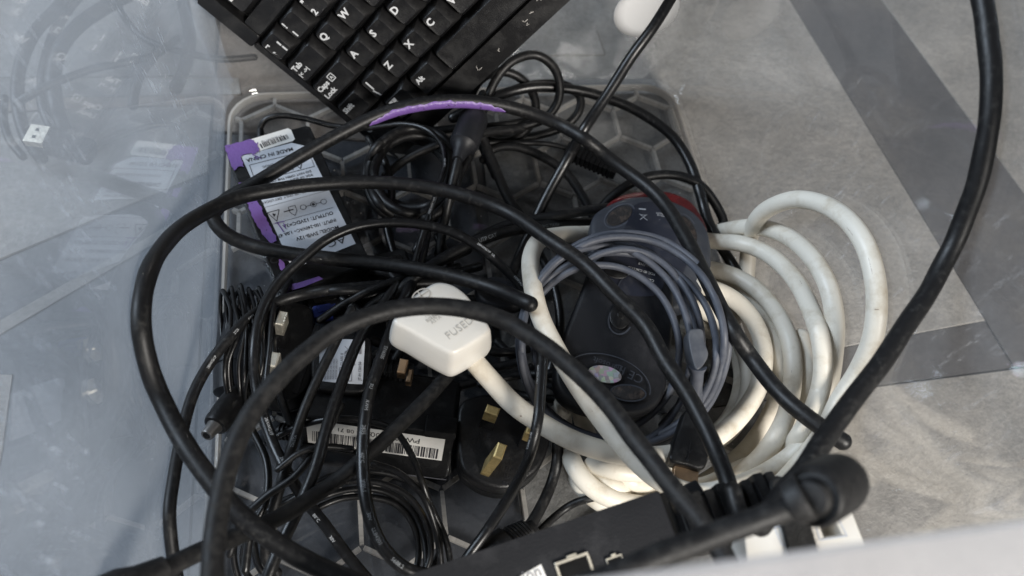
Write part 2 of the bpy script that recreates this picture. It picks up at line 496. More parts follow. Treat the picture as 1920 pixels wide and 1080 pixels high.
# ------------------------------------------------------------------ solid helper
def slab(name, out, levels, mat, parent, axis=None, smooth=True, auto=40, capb=True):
    """solid from a closed outline `out` (N x 3, in one plane); levels = [(depth along -axis, inset scale)...] top first"""
    out = np.asarray(out, float); n = len(out); c = out.mean(0)
    if axis is None:
        a = np.zeros(3)
        for i in range(n):
            a += np.cross(out[i] - c, out[(i + 1) % n] - c)
        a /= np.linalg.norm(a)
        if np.dot(a, CAM - c) < 0:
            a = -a
    else:
        a = np.asarray(axis, float)
    r = np.linalg.norm(out - c, axis=1).mean()
    V = []; Fc = []
    for lv in levels:
        d, ins = lv[0], lv[1]
        dirs = (out - c); ln = np.linalg.norm(dirs, axis=1)[:, None]
        V.append(out - dirs / ln * ins - a * d)
    V = np.array(V)
    m = len(levels)
    for k in range(m - 1):
        for i in range(n):
            j = (i + 1) % n
            Fc.append((k * n + i, k * n + j, (k + 1) * n + j, (k + 1) * n + i))
    Fc.append(tuple(range(n)))
    if capb:
        Fc.append(tuple((m - 1) * n + i for i in range(n))[::-1])
    o = new_obj(name, V.reshape(-1, 3), Fc, M[mat], parent, smooth=smooth, auto=auto)
    import bmesh
    bm = bmesh.new(); bm.from_mesh(o.data); bmesh.ops.recalc_face_normals(bm, faces=bm.faces); bm.to_mesh(o.data); bm.free()
    if smooth and auto:
        o.data.set_sharp_from_angle(angle=math.radians(auto))
    return o

def rounded(t, b=0.0012, steps=4, flare=0.0):
    """levels of a block t thick with rounded top edge b"""
    L = []
    for i in range(steps + 1):
        a = math.pi / 2 * i / steps
        L.append((b * (1 - math.sin(a)), b * (1 - math.cos(a))) if False else (b * (1 - math.cos(a)), b * (1 - math.sin(a))))
    L.append((t - b, -flare)); L.append((t, -flare + b * 0.5))
    return L

def rrect(fr, x0, y0, x1, y1, r, n=5, dz=0.0):
    o, x, y, nn = fr
    pts = []
    for cx, cy, a0 in ((x1 - r, y1 - r, 0), (x0 + r, y1 - r, 90), (x0 + r, y0 + r, 180), (x1 - r, y0 + r, 270)):
        for k in range(n):
            a = math.radians(a0 + 90 * k / (n - 1))
            pts.append(o + x * (cx + r * math.cos(a)) + y * (cy + r * math.sin(a)) + nn * dz)
    return np.array(pts)

def box(name, fr, x0, y0, z0, x1, y1, z1, mat, parent, r=0.0008, b=0.0005):
    """rounded-edge block in a frame, from z0 (bottom) to z1 (top)"""
    if z1 < z0: z0, z1 = z1, z0
    r = min(r, abs(x1 - x0) * 0.45, abs(y1 - y0) * 0.45)
    b = min(b, (z1 - z0) * 0.4, r * 0.9)
    return slab(name, rrect(fr, x0, y0, x1, y1, r, dz=z1), [(0, b), (b * 0.3, b * 0.3), (b, 0), (z1 - z0 - b, 0), (z1 - z0, b)], mat, parent, axis=fr[3], auto=20)

def lathe(name, A, B, prof, mat, parent, seg=20, smooth=True):
    """profile [(t along A->B in 0..1, radius)] turned about A->B"""
    A, B = np.asarray(A, float), np.asarray(B, float)
    d = B - A; L = np.linalg.norm(d); d /= L
    u = np.cross(d, [0.3, 0.2, 1.0]); u /= np.linalg.norm(u); w = np.cross(d, u)
    V = []; Fc = []
    for t, r in prof:
        for k in range(seg):
            a = 2 * math.pi * k / seg
            V.append(A + d * L * t + (u * math.cos(a) + w * math.sin(a)) * r)
    n = len(prof)
    for i in range(n - 1):
        for k in range(seg):
            j = (k + 1) % seg
            Fc.append((i * seg + k, i * seg + j, (i + 1) * seg + j, (i + 1) * seg + k))
    Fc.append(tuple(range(seg))[::-1]); Fc.append(tuple((n - 1) * seg + k for k in range(seg)))
    return new_obj(name, V, Fc, M[mat], parent, smooth=smooth, auto=35)

# ------------------------------------------------------------------ the floor
def V3(x, y, z):
    return np.array([x * S, y * S, z * S])
gz = -0.0085
gv = [(-40, -40, gz * S - 0.003), (40, -40, gz * S - 0.003), (40, 40, gz * S - 0.003), (-40, 40, gz * S - 0.003)]
floor = new_obj('floor', gv, [(0, 1, 2, 3)], M['grout'])
floor['kind'] = 'structure'
WLOC['floor'] = np.array(floor.location)

def tile(quad, mat, lift=0.0):
    g = 0.0006
    q = np.array([[x * S, y * S] for x, y in quad]); c = q.mean(0)
    d = q - c; q = q - d / np.linalg.norm(d, axis=1)[:, None] * g
    out = np.array([[x, y, gz * S + lift] for x, y in q])
    return slab('tile', out, [(0, 0.0006), (0.0006, 0), (0.0029 + lift, 0)], mat, floor, axis=(0, 0, 1), smooth=False, auto=None)

def xa(y): return 0.3512 - 0.119 * y
def xb(y): return 0.4322 - 0.155 * y
tile([(xa(-.133), -.133), (xa(.34), .34), (.10, .34), (.076, -.160)], 'tile_light')
tile([(xa(-.163), -.163), (xa(-.133), -.133), (.0765, -.160), (.0765, -.172)], 'tile_dark', -0.0001)
tile([(xa(-.163) + .03, -.163), (xa(-.5) + .03, -.5), (.076, -.5), (.076, -.172)], 'tile_light')
tile([(xb(-.163), -.163), (xb(.34), .34), (xa(.34), .34), (xa(-.163), -.163)], 'tile_dark', 0.0001)
tile([(xb(-.163) + .3, -.163), (xb(.34) + .3, .34), (xb(.34), .34), (xb(-.163), -.163)], 'tile_light', 0.0002)
tile([(.9, -.5), (.9, -.165), (xa(-.163) + .03, -.165), (xa(-.5) + .03, -.5)], 'tile_light', 0.0001)
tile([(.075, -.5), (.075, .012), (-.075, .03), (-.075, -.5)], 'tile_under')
tile([(.075, .0125), (.10, .34), (-.07, .34), (-.075, .031)], 'tile_brown')
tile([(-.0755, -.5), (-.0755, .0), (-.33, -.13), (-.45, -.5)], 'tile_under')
tile([(-.0755, .001), (-.0755, .052), (-.40, .045), (-.33, -.129)], 'tile_light')
tile([(-.0755, .053), (-.0755, .075), (-.45, .078), (-.40, .046)], 'tile_brown')
tile([(-.0755, .076), (-.0755, .34), (-.45, .34), (-.45, .079)], 'tile_light')
def strip(pts, mat, lift):
    q = [at(x, y, gz) / S for x, y in pts]
    tile([(p[0], p[1]) for p in q], mat, lift)
strip([(-60, 636), (425, 362), (425, 378), (-60, 664)], 'tile_light', 0.0008)
strip([(-30, 700), (-30, 1010), (5, 850), (25, 700)], 'tile_light', 0.0008)
strip([(-80, 148), (450, 148), (455, 178), (-80, 186)], 'tile_light', 0.0010)
strip([(900, 62), (1120, 58), (1135, 104), (880, 108)], 'tile_light', 0.0010)
for k in range(4):
    x0 = -.07 + .19 * k
    tile([(x0, .341), (x0 + .189, .341), (x0 + .189, .8), (x0, .8)], ['tile_dark', 'tile_light', 'tile_brown', 'tile_dark'][k])

# ------------------------------------------------------------------ the tub
TX0, TX1 = -2.95 * U, 9.83 * U
TY0, TY1 = -0.2588 * S, 2.45 * U
TAN = math.tan(math.radians(5))
HT = 0.235 * S
tub = thing('storage_tub', 'clear plastic storage tub with a honeycomb ribbed base holding the cables', 'storage tub', ((TX0 + TX1) / 2, (TY0 + TY1) / 2, 0))

def loop(z, off=0.0, n=8):
    e = TAN * z + off
    r0 = U * (1.0 - 0.6 * min(1, max(0, z) / 0.03))
    fr = (np.zeros(3), np.array([1., 0, 0]), np.array([0, 1., 0]), np.array([0, 0, 1.]))
    return rrect(fr, TX0 - e, TY0 - e, TX1 + e, TY1 + e, r0 + e, n=n, dz=z)

def shell(loops, closed=False):
    n = len(loops[0]); V = np.vstack(loops); Fc = []
    m = len(loops)
    for k in range(m if closed else m - 1):
        a, b = k * n, ((k + 1) % m) * n
        for i in range(n):
            j = (i + 1) % n
            Fc.append((a + i, a + j, b + j, b + i))
    return V, Fc
th = 0.0014
V, Fc = shell([loop(0.0035), loop(0.012), loop(0.021), loop(0.03), loop(0.12), loop(HT), loop(HT, th), loop(0.12, th), loop(0.03, th), loop(0.021, th), loop(0.012, th), loop(0.0035, th)], closed=True)
Fc = Fc[::-1]
left = [0 if V[list(f)][:, 0].mean() < TX0 + 0.004 else 1 for f in Fc]
new_obj('wall', V, Fc, None, tub, smooth=True, auto=35, mats=[M['tub'], M['tub_clear']], fmat=left)
# base plate with a raised rounded margin
V, Fc = shell([loop(0.0035, 0.0), loop(0.0012, -0.001), loop(0.0, -0.0035), loop(-0.0015, -0.0035), loop(-0.0015, 0.0), loop(0.0, th), loop(0.0035, th)])
n = len(loop(0))
Fc = [f for k, f in enumerate(Fc) if not (3 * n <= k < 4 * n)]
Fc.append(tuple(range(2 * n, 3 * n))); Fc.append(tuple(range(3 * n, 4 * n))[::-1])
new_obj('base', V, Fc, M['tub_base'], tub, smooth=True, auto=35)
for off in (0.0, -0.0056):
    V, Fc = shell([loop(-0.0016, off), loop(-0.0016, off - 0.0016), loop(-0.0066, off - 0.0016), loop(-0.0066, off)], closed=True)
    if off == 0.0:
        new_obj('foot_rib', V, Fc, M['tub_rib'], tub)
# rim: flange and turned-down lip
V, Fc = shell([loop(HT - 0.0002, -0.0002), loop(HT + 0.0022, 0.001), loop(HT + 0.0026, 0.006), loop(HT + 0.002, 0.019), loop(HT - 0.002, 0.0215), loop(HT - 0.016, 0.022), loop(HT - 0.016, 0.0205), loop(HT - 0.003, 0.0195), loop(HT - 0.0002, 0.017), loop(HT - 0.0002, 0.004)], closed=True)
new_obj('rim', V, Fc, M['tub_rim'], tub, smooth=True, auto=50)
# honeycomb ribs under the base
s3 = math.sqrt(3)
rib_me = None
def in_base(p):
    m = 0.005
    return TX0 + m < p[0] < TX1 - m and TY0 + m < p[1] < TY1 - m
cnt = 0
for row in range(-9, 3):
    for k in range(-4, 8):
        off = 0 if row % 2 == 0 else 0.5
        B = np.array([(k + off) * s3, 1.5 * row]) * U                       # lower centre of a Y
        for A in (B + np.array([0, -1]) * U, B + np.array([s3 / 2, 0.5]) * U, B + np.array([-s3 / 2, 0.5]) * U):
            P0, P1 = B.copy(), A.copy()
            if not in_base(P0) and not in_base(P1):
                continue
            # cut at the margin
            for _ in range(40):
                if not in_base(P1): P1 = P1 + (P0 - P1) * 0.05
                if not in_base(P0): P0 = P0 + (P1 - P0) * 0.05
            L = np.linalg.norm(P1 - P0)
            if L < 0.003: continue
            if rib_me is None:
                rib_me = bpy.data.meshes.new('rib')
                w = 0.0011
                v = [(0, -w, -.0052), (1, -w, -.0052), (1, w, -.0052), (0, w, -.0052), (0, -w, -.0016), (1, -w, -.0016), (1, w, -.0016), (0, w, -.0016)]
                rib_me.from_pydata(v, [], [(0, 3, 2, 1), (4, 5, 6, 7), (0, 1, 5, 4), (1, 2, 6, 5), (2, 3, 7, 6), (3, 0, 4, 7)])
                rib_me.materials.append(M['tub_rib'])
            o = bpy.data.objects.new('rib', rib_me); COL.objects.link(o)
            o.parent = tub
            d = (P1 - P0) / L
            sh = 0.0011 if L > 0.9 * U else 0.0
            P0 = P0 + d * sh
            o.location = Vector((P0[0], P0[1], 0)) - tub.location
            o.rotation_euler = (0, 0, math.atan2(d[1], d[0]))
            o.scale = (L - 2 * sh, 1, 1)
            cnt += 1
# round white sticker on the outside of the back wall
def back_pt(px, py, off):
    o = np.array([0, TY1 + off, 0]); nn = np.array([0, -1, TAN]); nn /= np.linalg.norm(nn)
    d = ray(px, py); t = np.dot(o - CAM, nn) / np.dot(d, nn)
    return CAM + d * t
c0 = back_pt(1212, 20, -0.0006)
ux = np.array([1., 0, 0]); uy = np.array([0, TAN, 1.]); uy /= np.linalg.norm(uy)
r = 0.0215
def wall_pt(x, z, inset):
    e = TAN * z; rr_ = 0.4 * U + e; xs = TX1 + e - rr_
    if x <= xs:
        return np.array([x, TY1 + e - inset, z])
    a = (x - xs) / rr_
    return np.array([xs + (rr_ - inset) * math.sin(a), TY1 + e - rr_ + (rr_ - inset) * math.cos(a), z])
st = []
for ring_r in (1.0, .66, .33):
    st.append([wall_pt(c0[0] + r * 1.04 * ring_r * math.cos(a), c0[2] + r * .98 * ring_r * math.sin(a), .0012) for a in np.linspace(0, 2 * math.pi, 40, endpoint=False)])
V, Fc = shell([np.array(q) for q in st])
V = np.vstack([V, [wall_pt(c0[0], c0[2], .0012)]]); Fc += [(80 + k, 80 + (k + 1) % 40, 120) for k in range(40)]
o = new_obj('sticker', V, Fc, M['sticker'], tub, smooth=True)
md = o.modifiers.new('thickness', 'SOLIDIFY'); md.thickness = .0003
o['label'] = 'round white sticker on the back wall'

# ------------------------------------------------------------------ keyboard
KQ = Euler((1.0619, -0.8490, 0.1769), 'XYZ').to_matrix()
KM = np.array(KQ)
cs = np.array([0.5922, -13.5198, 16.7004]) * 0.022
KO = (cs + (np.array([-0.0357, 0.0488, 0.0396]) - cs) * 0.95) * S
KP = 0.0178 * 0.95 * S
kfr = (KO, KM[:, 0], KM[:, 1], KM[:, 2])
def K(x, y, z=0.0): return KO + KM[:, 0] * x * KP + KM[:, 1] * y * KP + KM[:, 2] * z * KP
kb = thing('keyboard', 'black keyboard with white legends standing on its end against the back wall', 'keyboard', K(0, -5.4, -0.5))
# case: tray, bezels round the key wells
def kbox(name, x0, y0, z0, x1, y1, z1, mat, par=None, r=0.08, b=0.05):
    return box(name, kfr, x0 * KP, y0 * KP, z0 * KP, x1 * KP, y1 * KP, z1 * KP, mat, par or kb, r * KP, b * KP)
kbox('case', -0.50, -5.60, -0.98, 14.5, 2.42, -0.62, 'case', r=0.25)
kbox('bezel', -0.47, 0.36, -0.619, 0.04 - 0.02, 2.36, -0.10, 'case')           # left of Esc
kbox('bezel', 0.02, 0.40, -0.619, 14.4, 0.98, -0.105, 'case')                    # between Esc row and numbers
kbox('bezel', 0.02, 2.06, -0.619, 14.4, 2.36, -0.225, 'case')
kbox('bezel', -0.47, -4.74, -0.619, -0.27, 0.36, -0.22, 'case')
kbox('bezel', -0.47, -5.57, -0.619, 14.4, -4.745, -0.33, 'case', r=0.15, b=0.12)
kbox('bezel', 1.32, 0.981, -0.619, 2.1, 2.06, -0.11, 'case')

def keycap(x, y, w, legends, h=1.0, par=kb):
    """x,y = lower-left corner of the key's cell (pitches)"""
    g = 0.035
    x0, y0, x1, y1 = x + g, y + g, x + w - g, y + h - g
    ins = (0.13, 0.20, 0.24, 0.10)          # left, bottom, right, top insets of the dished top
    X0, Y0, X1, Y1 = x0 + ins[0] - .03, y0 + ins[1] - .06, x1 - ins[2], y1 - ins[3]
    V = []; Fc = []
    def ringpts(a, b2, c, d, r, z):
        pts = []
        for cx, cy, t0 in ((c - r, d - r, 0), (a + r, d - r, 90), (a + r, b2 + r, 180), (c - r, b2 + r, 270)):
            for q in range(3):
                t = math.radians(t0 + 45 * q)
                pts.append(K(cx + r * math.cos(t), cy + r * math.sin(t), z))
        return pts
    e = 0.03
    rings = [ringpts(x0, y0, x1, y1, .04, -0.60), ringpts(x0, y0, x1, y1, .05, -0.36), ringpts(X0 - e * .8, Y0 - e * .8, X1 + e * .8, Y1 + e * .8, .09, -0.035),
             ringpts(X0, Y0, X1, Y1, .08, -0.008), ringpts(X0 + e * 2, Y0 + e * 2, X1 - e * 2, Y1 - e * 2, .07, -0.022)]
    m = 12
    for rr in rings: V += rr
    for a in range(len(rings) - 1):
        for i in range(m):
            j = (i + 1) % m
            Fc.append((a * m + i, a * m + j, (a + 1) * m + j, (a + 1) * m + i))
    Fc.append(tuple((len(rings) - 1) * m + i for i in range(m)))
    o = new_obj('key', V, Fc, M['key'], par, smooth=True, auto=38)
    if legends:
        fl = Flat(kfr, 0.0)
        for s, lx, ly, hh in legends:
            if s == 'WIN':
                for a in (0, 1):
                    for b2 in (0, 1):
                        fl.add([((lx + a * .155 + .02 * b2) * KP, (ly + b2 * .155) * KP), ((lx + a * .155 + .135 + .02 * b2) * KP, (ly + b2 * .155) * KP), ((lx + a * .155 + .155 + .02 * b2) * KP, (ly + b2 * .155 + .135) * KP), ((lx + a * .155 + .02 + .02 * b2) * KP, (ly + b2 * .155 + .135) * KP)], [(0, 1, 2, 3)])
            elif s == 'LOCK':
                fl.poly([((lx + a) * KP, (ly + b2) * KP) for a, b2 in ((0, 0), (.2, 0), (.2, .22), (0, .22))], .03 * KP)
                fl.text('A', (lx + .045) * KP, (ly + .11) * KP, .12 * KP, bold=0.03)
            else:
                fl.text(s, lx * KP, ly * KP, hh * KP * (.86 if len(s) < 2 else .78), bold=0.05, sx=1.0)
        fl.z = -0.004 * KP + 0.00008
        new_obj('legend', fl.v, fl.f, M['print'], o)
        lg = bpy.data.objects[-1] if False else None
    return o
def lkey(ch, x, row, w=1.0, hh=0.27):
    return keycap(x - 0.26, row - 0.68, w, [(ch, x - .10, row, hh)])
# legends sit at the upper left of each key; (x,row) is the legend's place
for i, (a, b2) in enumerate([('!', '1'), ('"', '2'), ('£', '3'), ('$', '4'), ('%', '5'), ('^', '6'), ('&', '7'), ('*', '8')]):
    keycap(i + 1 - 0.26, -0.68, 1.0, [(a, i + 1 - .1, 0.05, .24), (b2, i + 1 - .1, -0.33, .24)])
keycap(-0.26, -0.68, 1.0, [('¬', -.10, 0.05, .22), ('`', -.08, -0.30, .26), ('¦', .28, -0.22, .34)])
for i, c in enumerate('QWERTYU'): lkey(c, 1.5 + i, -1)
for i, c in enumerate('ASDFGHJK'): lkey(c, 1.75 + i, -2)
for i, c in enumerate('ZXCVBNM'): lkey(c, 2.25 + i, -3)
keycap(-0.26, -1.68, 1.5, [('Tab', -.10, -1.0, .24), ('|<', -.1, -1.26, .17), ('->|', .12, -1.26, .17)])
keycap(-0.26, -2.68, 1.75, [('Caps', -.10, -2.0, .23), ('Lock', -.10, -2.3, .23), ('LOCK', .50, -2.10, .2)])
keycap(-0.26, -3.68, 1.25, [('Shift', -.10, -3.05, .23)])
keycap(0.99, -3.68, 1.0, [('|', 1.22, -3.0, .30), ('\\', 1.20, -3.36, .30)])
keycap(-0.26, -4.70, 1.25, [('Ctrl', -.10, -4.05, .22)], h=1.02)
keycap(0.99, -4.70, 1.25, [('WIN', 1.2, -4.15, .2)], h=1.02)
keycap(2.24, -4.70, 1.25, [('Alt', 2.45, -4.03, .23)], h=1.02)
keycap(3.49, -4.70, 5.5, [], h=1.02)
keycap(9.0, -4.70, 1.25, [('Alt Gr', 9.2, -4.03, .2)], h=1.02)
keycap(0.22, 1.0, 1.0, [('Esc', .38, 1.70, .24)])
for i in range(4):
    keycap(2.2 + i, 1.0, 1.0, [('F%d' % (i + 1), 2.36 + i, 1.70, .22)])
# pale scratches on the front edge
fl = Flat(kfr, -0.329 * KP)
r = random.Random(3)
for (x, y) in ((7.0, -4.9), (6.2, -5.1), (6.55, -5.05), (7.6, -5.0), (5.0, -5.2), (4.0, -5.3), (8.3, -5.1), (6.3, -5.25)):
    for k in range(2):
        a = r.uniform(-.4, 2.0); l = r.uniform(.04, .16)
        xx, yy = x + r.uniform(-.1, .1), y + r.uniform(-.1, .1)
        fl.line(xx * KP, yy * KP, (xx + l * math.cos(a)) * KP, (yy + l * math.sin(a)) * KP, r.uniform(.006, .014) * KP)
fl.make('scratch', 'dust', kb)

# ------------------------------------------------------------------ cables: collected first, then settled so that crossing cables rest on each other
CABLES = []
def cable(name, mat, w, pts, parent=None, label=None, cat=None, group=None, text=(), paint=None, zref=None, rigid=False, twin=False):
    c = dict(name=name, mat=mat, w=w, parent=parent, label=label, cat=cat, group=group, text=text, paint=paint, rigid=rigid, twin=twin)
    P = catmull([(x, y, z * 1000) for x, y, z in pts], 7)
    P[:, 2] /= 1000
    W = np.array([at(*p) for p in P])
    dep = np.array([view_depth(p) for p in W])
    zr = np.median(dep) if zref is None else dep[int(zref * (len(dep) - 1))]
    c['r'] = w / 2 * zr / F
    c['px'] = P[:, :2].copy()
    c['W'] = W
    c['dirs'] = np.array([ray(*p[:2]) for p in P])          # view rays, unit depth
    c['d'] = dep
    CABLES.append(c)
    return c

def settle(iters=14):
    idx = []; px = []; R = []; D = []; ci = []
    for k, c in enumerate(CABLES):
        n = len(c['W'])
        idx.append(np.arange(n)); px.append(c['px']); R += [c['r']] * n; ci += [k] * n
    px = np.vstack(px); R = np.array(R); ci = np.array(ci); loc = np.concatenate(idx)
    dirs = np.vstack([c['dirs'] for c in CABLES])
    start = np.cumsum([0] + [len(c['W']) for c in CABLES])
    D = np.concatenate([c['d'] for c in CABLES])
    D0 = D.copy()
    rp = R / D * F
    n = len(px)
    I, J = [], []
    for a in range(0, n, 500):
        b = min(n, a + 500)
        dist = np.linalg.norm(px[a:b, None] - px[None], axis=2)
        m = dist < (rp[a:b, None] + rp[None]) * 1.05
        ii, jj = np.nonzero(m); ii = ii + a
        k = (jj > ii) & ((ci[ii] != ci[jj]) | (np.abs(loc[ii] - loc[jj]) > 14))
        I.append(ii[k]); J.append(jj[k])
    I = np.concatenate(I); J = np.concatenate(J)
    order = np.sign(D0[J] - D0[I]); order[order == 0] = 1   # +1: I is nearer the camera
    zmin = R + 0.0004
    for it in range(iters):
        W = CAM + dirs * D[:, None]
        gap = np.linalg.norm(W[I] - W[J], axis=1)
        need = (R[I] + R[J]) * 0.98 - gap
        wrong = (D[J] - D[I]) * order < 0
        need = np.where(wrong, (R[I] + R[J]) * 0.98 + np.abs(D[J] - D[I]) * 1.0, need)
        k = need > 0
        mv = np.zeros(n)
        np.minimum.at(mv, np.where(order[k] > 0, I[k], J[k]), -need[k] * 0.6)
        mv2 = np.zeros(n)
        np.maximum.at(mv2, np.where(order[k] > 0, J[k], I[k]), need[k] * 0.35)
        new = D + mv + mv2
        for q in range(len(CABLES)):
            s = slice(start[q], start[q + 1])
            delta = new[s] - D0[s]
            w = 5 if it < iters - 2 else 3
            if len(delta) > 2 * w + 3:
                delta = smooth1(delta, w)
            D[s] = D0[s] + delta
        zz = CAM[2] + dirs[:, 2] * D
        # stay inside the tub's walls
        ez = TAN * np.maximum(zz, 0) - R - 0.0008
        inside = np.array([not c.get('outside') for c in CABLES])[ci]
        for axis, sgn, lim in ((0, -1, -TX0), (0, 1, TX1), (1, 1, TY1), (1, -1, -TY0)):
            # sgn*x <= lim + TAN*z - R  with x = C + d*D, z = Cz + dz*D
            num = lim - R - 0.0008 + TAN * CAM[2] - sgn * CAM[axis]
            den = sgn * dirs[:, axis] - TAN * dirs[:, 2]
            mx = np.where(den > 1e-6, num / np.maximum(den, 1e-6), 1e9)
            D = np.where(inside, np.minimum(D, mx), D)
        zz = CAM[2] + dirs[:, 2] * D
        low = (zz < zmin) & inside
        D[low] = (zmin[low] - CAM[2]) / dirs[low, 2]
    for q, c in enumerate(CABLES):
        s = slice(start[q], start[q + 1])
        d = D[s]
        if len(d) > 9: d = smooth1(d, 2)
        c['d'] = d
        c['W'] = CAM + c['dirs'] * d[:, None]

def cable_text(c, s, px, py, h=0.62, theta=0.0, flip=False, mat='print', parent=None, sx=0.95):
    W = c['W']; r = c['r']
    T, Nn, B = frames(W)
    arc = np.concatenate([[0], np.cumsum(np.linalg.norm(np.diff(W, axis=0), axis=1))])
    k = int(np.argmin(np.linalg.norm(c['px'] - np.array([px, py]), axis=1)))
    s0 = arc[k]
    h = h * 0.72
    v, f = text_mesh(s, 0.0)
    if not len(v): return
    hh = h * r
    tot = v[:, 0].max() * hh * sx
    sg = -1 if flip else 1
    out = []
    for p in v:
        ss = s0 + sg * p[0] * hh * sx
        ss = min(max(ss, 0), arc[-1])
        ph = theta + (1 if flip else -1) * p[1] * hh / r
        q = [np.interp(ss, arc, W[:, i]) for i in range(3)]
        nn = np.array([np.interp(ss, arc, Nn[:, i]) for i in range(3)]); nn /= np.linalg.norm(nn)
        bb = np.array([np.interp(ss, arc, B[:, i]) for i in range(3)]); bb /= np.linalg.norm(bb)
        out.append(np.array(q) + (r * 1.012 + 0.00005) * (nn * math.cos(ph) + bb * math.sin(ph)))
    new_obj('scuff' if mat == 'grime' else 'print', out, f, M[mat], parent)

def build_cables():
    for c in CABLES:
        W = c['W'].copy()
        seg = 14 if c['w'] >= 18 else 8
        par = c['parent']
        # slight unevenness of a soft, handled cable
        rw_ = np.random.default_rng(len(W) + int(c['w'] * 10))
        nn_ = smooth1(rw_.normal(0, 1, len(W)), min(4, max(1, len(W) // 4)))
        Rv = c['r'] * (1 + 0.035 * nn_)
        off = np.stack([smooth1(rw_.normal(0, 1, len(W)), min(9, max(1, len(W) // 4))) for _ in range(3)], 1)
        if not c['text'] and not c['paint']:
            W = W + off * c['r'] * 0.16
        V, Fc = tube(W, Rv if not (c['text'] or c['paint']) else c['r'], seg=seg)
        has_kids = bool(c['text']) or c['paint']
        o = None
        if par is None and has_kids:
            par = thing(c['name'], c['label'], c['cat'], W[len(W) // 2], c['group'])
            o = new_obj('sheath', V, Fc, M[c['mat']], par, smooth=True, auto=60)
        else:
            o = new_obj(c['name'], V, Fc, M[c['mat']], par, smooth=True, auto=60)
            if par is None:
                tag(o, c['label'], c['cat'], c['group'])
            elif c['label']:
                o['label'] = c['label']
        c['obj'] = o
        if c['twin']:
            pass
        for t in c['text']:
            t = dict(t); pm = t.pop('mat', 'print')
            cable_text(c, parent=par if c['parent'] is None else o, mat=pm, **t)
        if c['paint']:
            for (x0, y0, x1, y1, a0, a1) in c['paint']:
                i0 = int(np.argmin(np.linalg.norm(c['px'] - [x0, y0], axis=1)))
                i1 = int(np.argmin(np.linalg.norm(c['px'] - [x1, y1], axis=1)))
                if i1 < i0: i0, i1 = i1, i0
                Wp = c['W'][i0:i1 + 1]
                T, Nn, B = frames(Wp)
                sg = 9; V = []; Fc = []
                rr = random.Random(5)
                for k in range(len(Wp)):
                    e = min(k, len(Wp) - 1 - k) / (len(Wp) * 0.18)
                    e = min(1, e) ** 0.6
                    mid = (a0 + a1) / 2 + rr.uniform(-.12, .12)
                    half = (a1 - a0) / 2 * e * rr.uniform(.82, 1.06) + 0.05
                    for q in range(sg):
                        a = mid - half + 2 * half * q / (sg - 1)
                        rad = c['r'] * 1.0 + (0.00028 if 0 < q < sg - 1 else 0.00002)
                        V.append(Wp[k] + rad * (Nn[k] * math.cos(a) + B[k] * math.sin(a)))
                for k in range(len(Wp) - 1):
                    for q in range(sg - 1):
                        Fc.append((k * sg + q, k * sg + q + 1, (k + 1) * sg + q + 1, (k + 1) * sg + q))
                new_obj('purple_paint', V, Fc, M['purple'], par, smooth=True)

# ---- heavy cables on top
cable('thick_cable', 'cable', 26, [(1582, 829, .085), (1545, 805, .085), (1470, 745, .08), (1405, 665, .07), (1361, 596, .065), (1324, 522, .065), (1287, 448, .062), (1235, 370, .055), (1150, 303, .05), (1080, 250, .05), (1000, 214, .052), (920, 194, .055), (850, 189, .056), (780, 196, .055), (720, 212, .052), (640, 250, .048), (560, 295, .045), (480, 343, .042), (420, 378, .04), (400, 405, .038), (418, 434, .036), (462, 457, .034), (540, 475, .036), (640, 487, .038), (740, 498, .04), (840, 516, .045), (930, 542, .052), (996, 571, .06)],
      label='long black cable dabbed with purple paint where it crosses the keyboard', cat='cable', zref=.55,
      paint=[(690, 224, 950, 199, -1.75, -0.05)])
cable('thick_cable', 'cable', 27, [(1377, 955, .085), (1365, 902, .085), (1335, 828, .085), (1298, 754, .083), (1250, 680, .080), (1213, 615, .078), (1158, 559, .076), (1102, 500, .073), (1028, 448, .068), (954, 398, .058), (870, 366, .054), (780, 349, .051), (700, 342, .05), (620, 344, .05), (530, 354, .052), (450, 371, .055), (390, 396, .06), (330, 436, .066), (290, 485, .072), (269, 545, .077), (265, 610, .08), (280, 690, .084), (310, 765, .087), (352, 840, .089), (402, 910, .09), (455, 968, .09), (520, 1020, .088), (600, 1065, .085), (690, 1100, .082)],
      label='long scuffed black cable forming the widest loop against the left wall', cat='cable', zref=.45)
cable('thick_cable', 'cable_dull', 38, [(398, 1100, .128), (400, 1030, .128), (410, 950, .127), (430, 870, .126), (462, 790, .125), (510, 722, .124), (570, 665, .123), (640, 614, .122), (720, 584, .121), (800, 573, .12), (870, 579, .12), (940, 599, .12), (1010, 640, .122), (1080, 697, .124), (1150, 770, .126), (1210, 846, .129), (1265, 918, .132), (1310, 975, .134), (1345, 1022, .135), (1378, 1075, .136)],
      label='thickest dull black cable arching across the white plug', cat='cable')
cable('thick_cable', 'cable', 37, [(1836, -30, .15), (1850, 60, .148), (1858, 140, .146), (1854, 230, .145), (1835, 330, .143), (1800, 430, .141), (1752, 525, .139), (1700, 610, .137), (1645, 690, .135), (1590, 762, .133), (1540, 832, .132), (1500, 890, .132), (1455, 945, .132), (1420, 985, .132)],
      label='black cable sweeping down the right side over the bare floor', cat='cable')
cable('straight_cable', 'cable_gloss', 21, [(1272, -30, .10), (1262, -10, .098), (1225, 50, .09), (1180, 112, .078), (1132, 188, .064), (1095, 243, .053), (1068, 292, .042), (1040, 342, .034), (1010, 402, .026), (985, 455, .02), (962, 510, .016), (945, 560, .014), (930, 610, .012)],
      label='straight black cable slanting in front of the round white sticker', cat='cable')
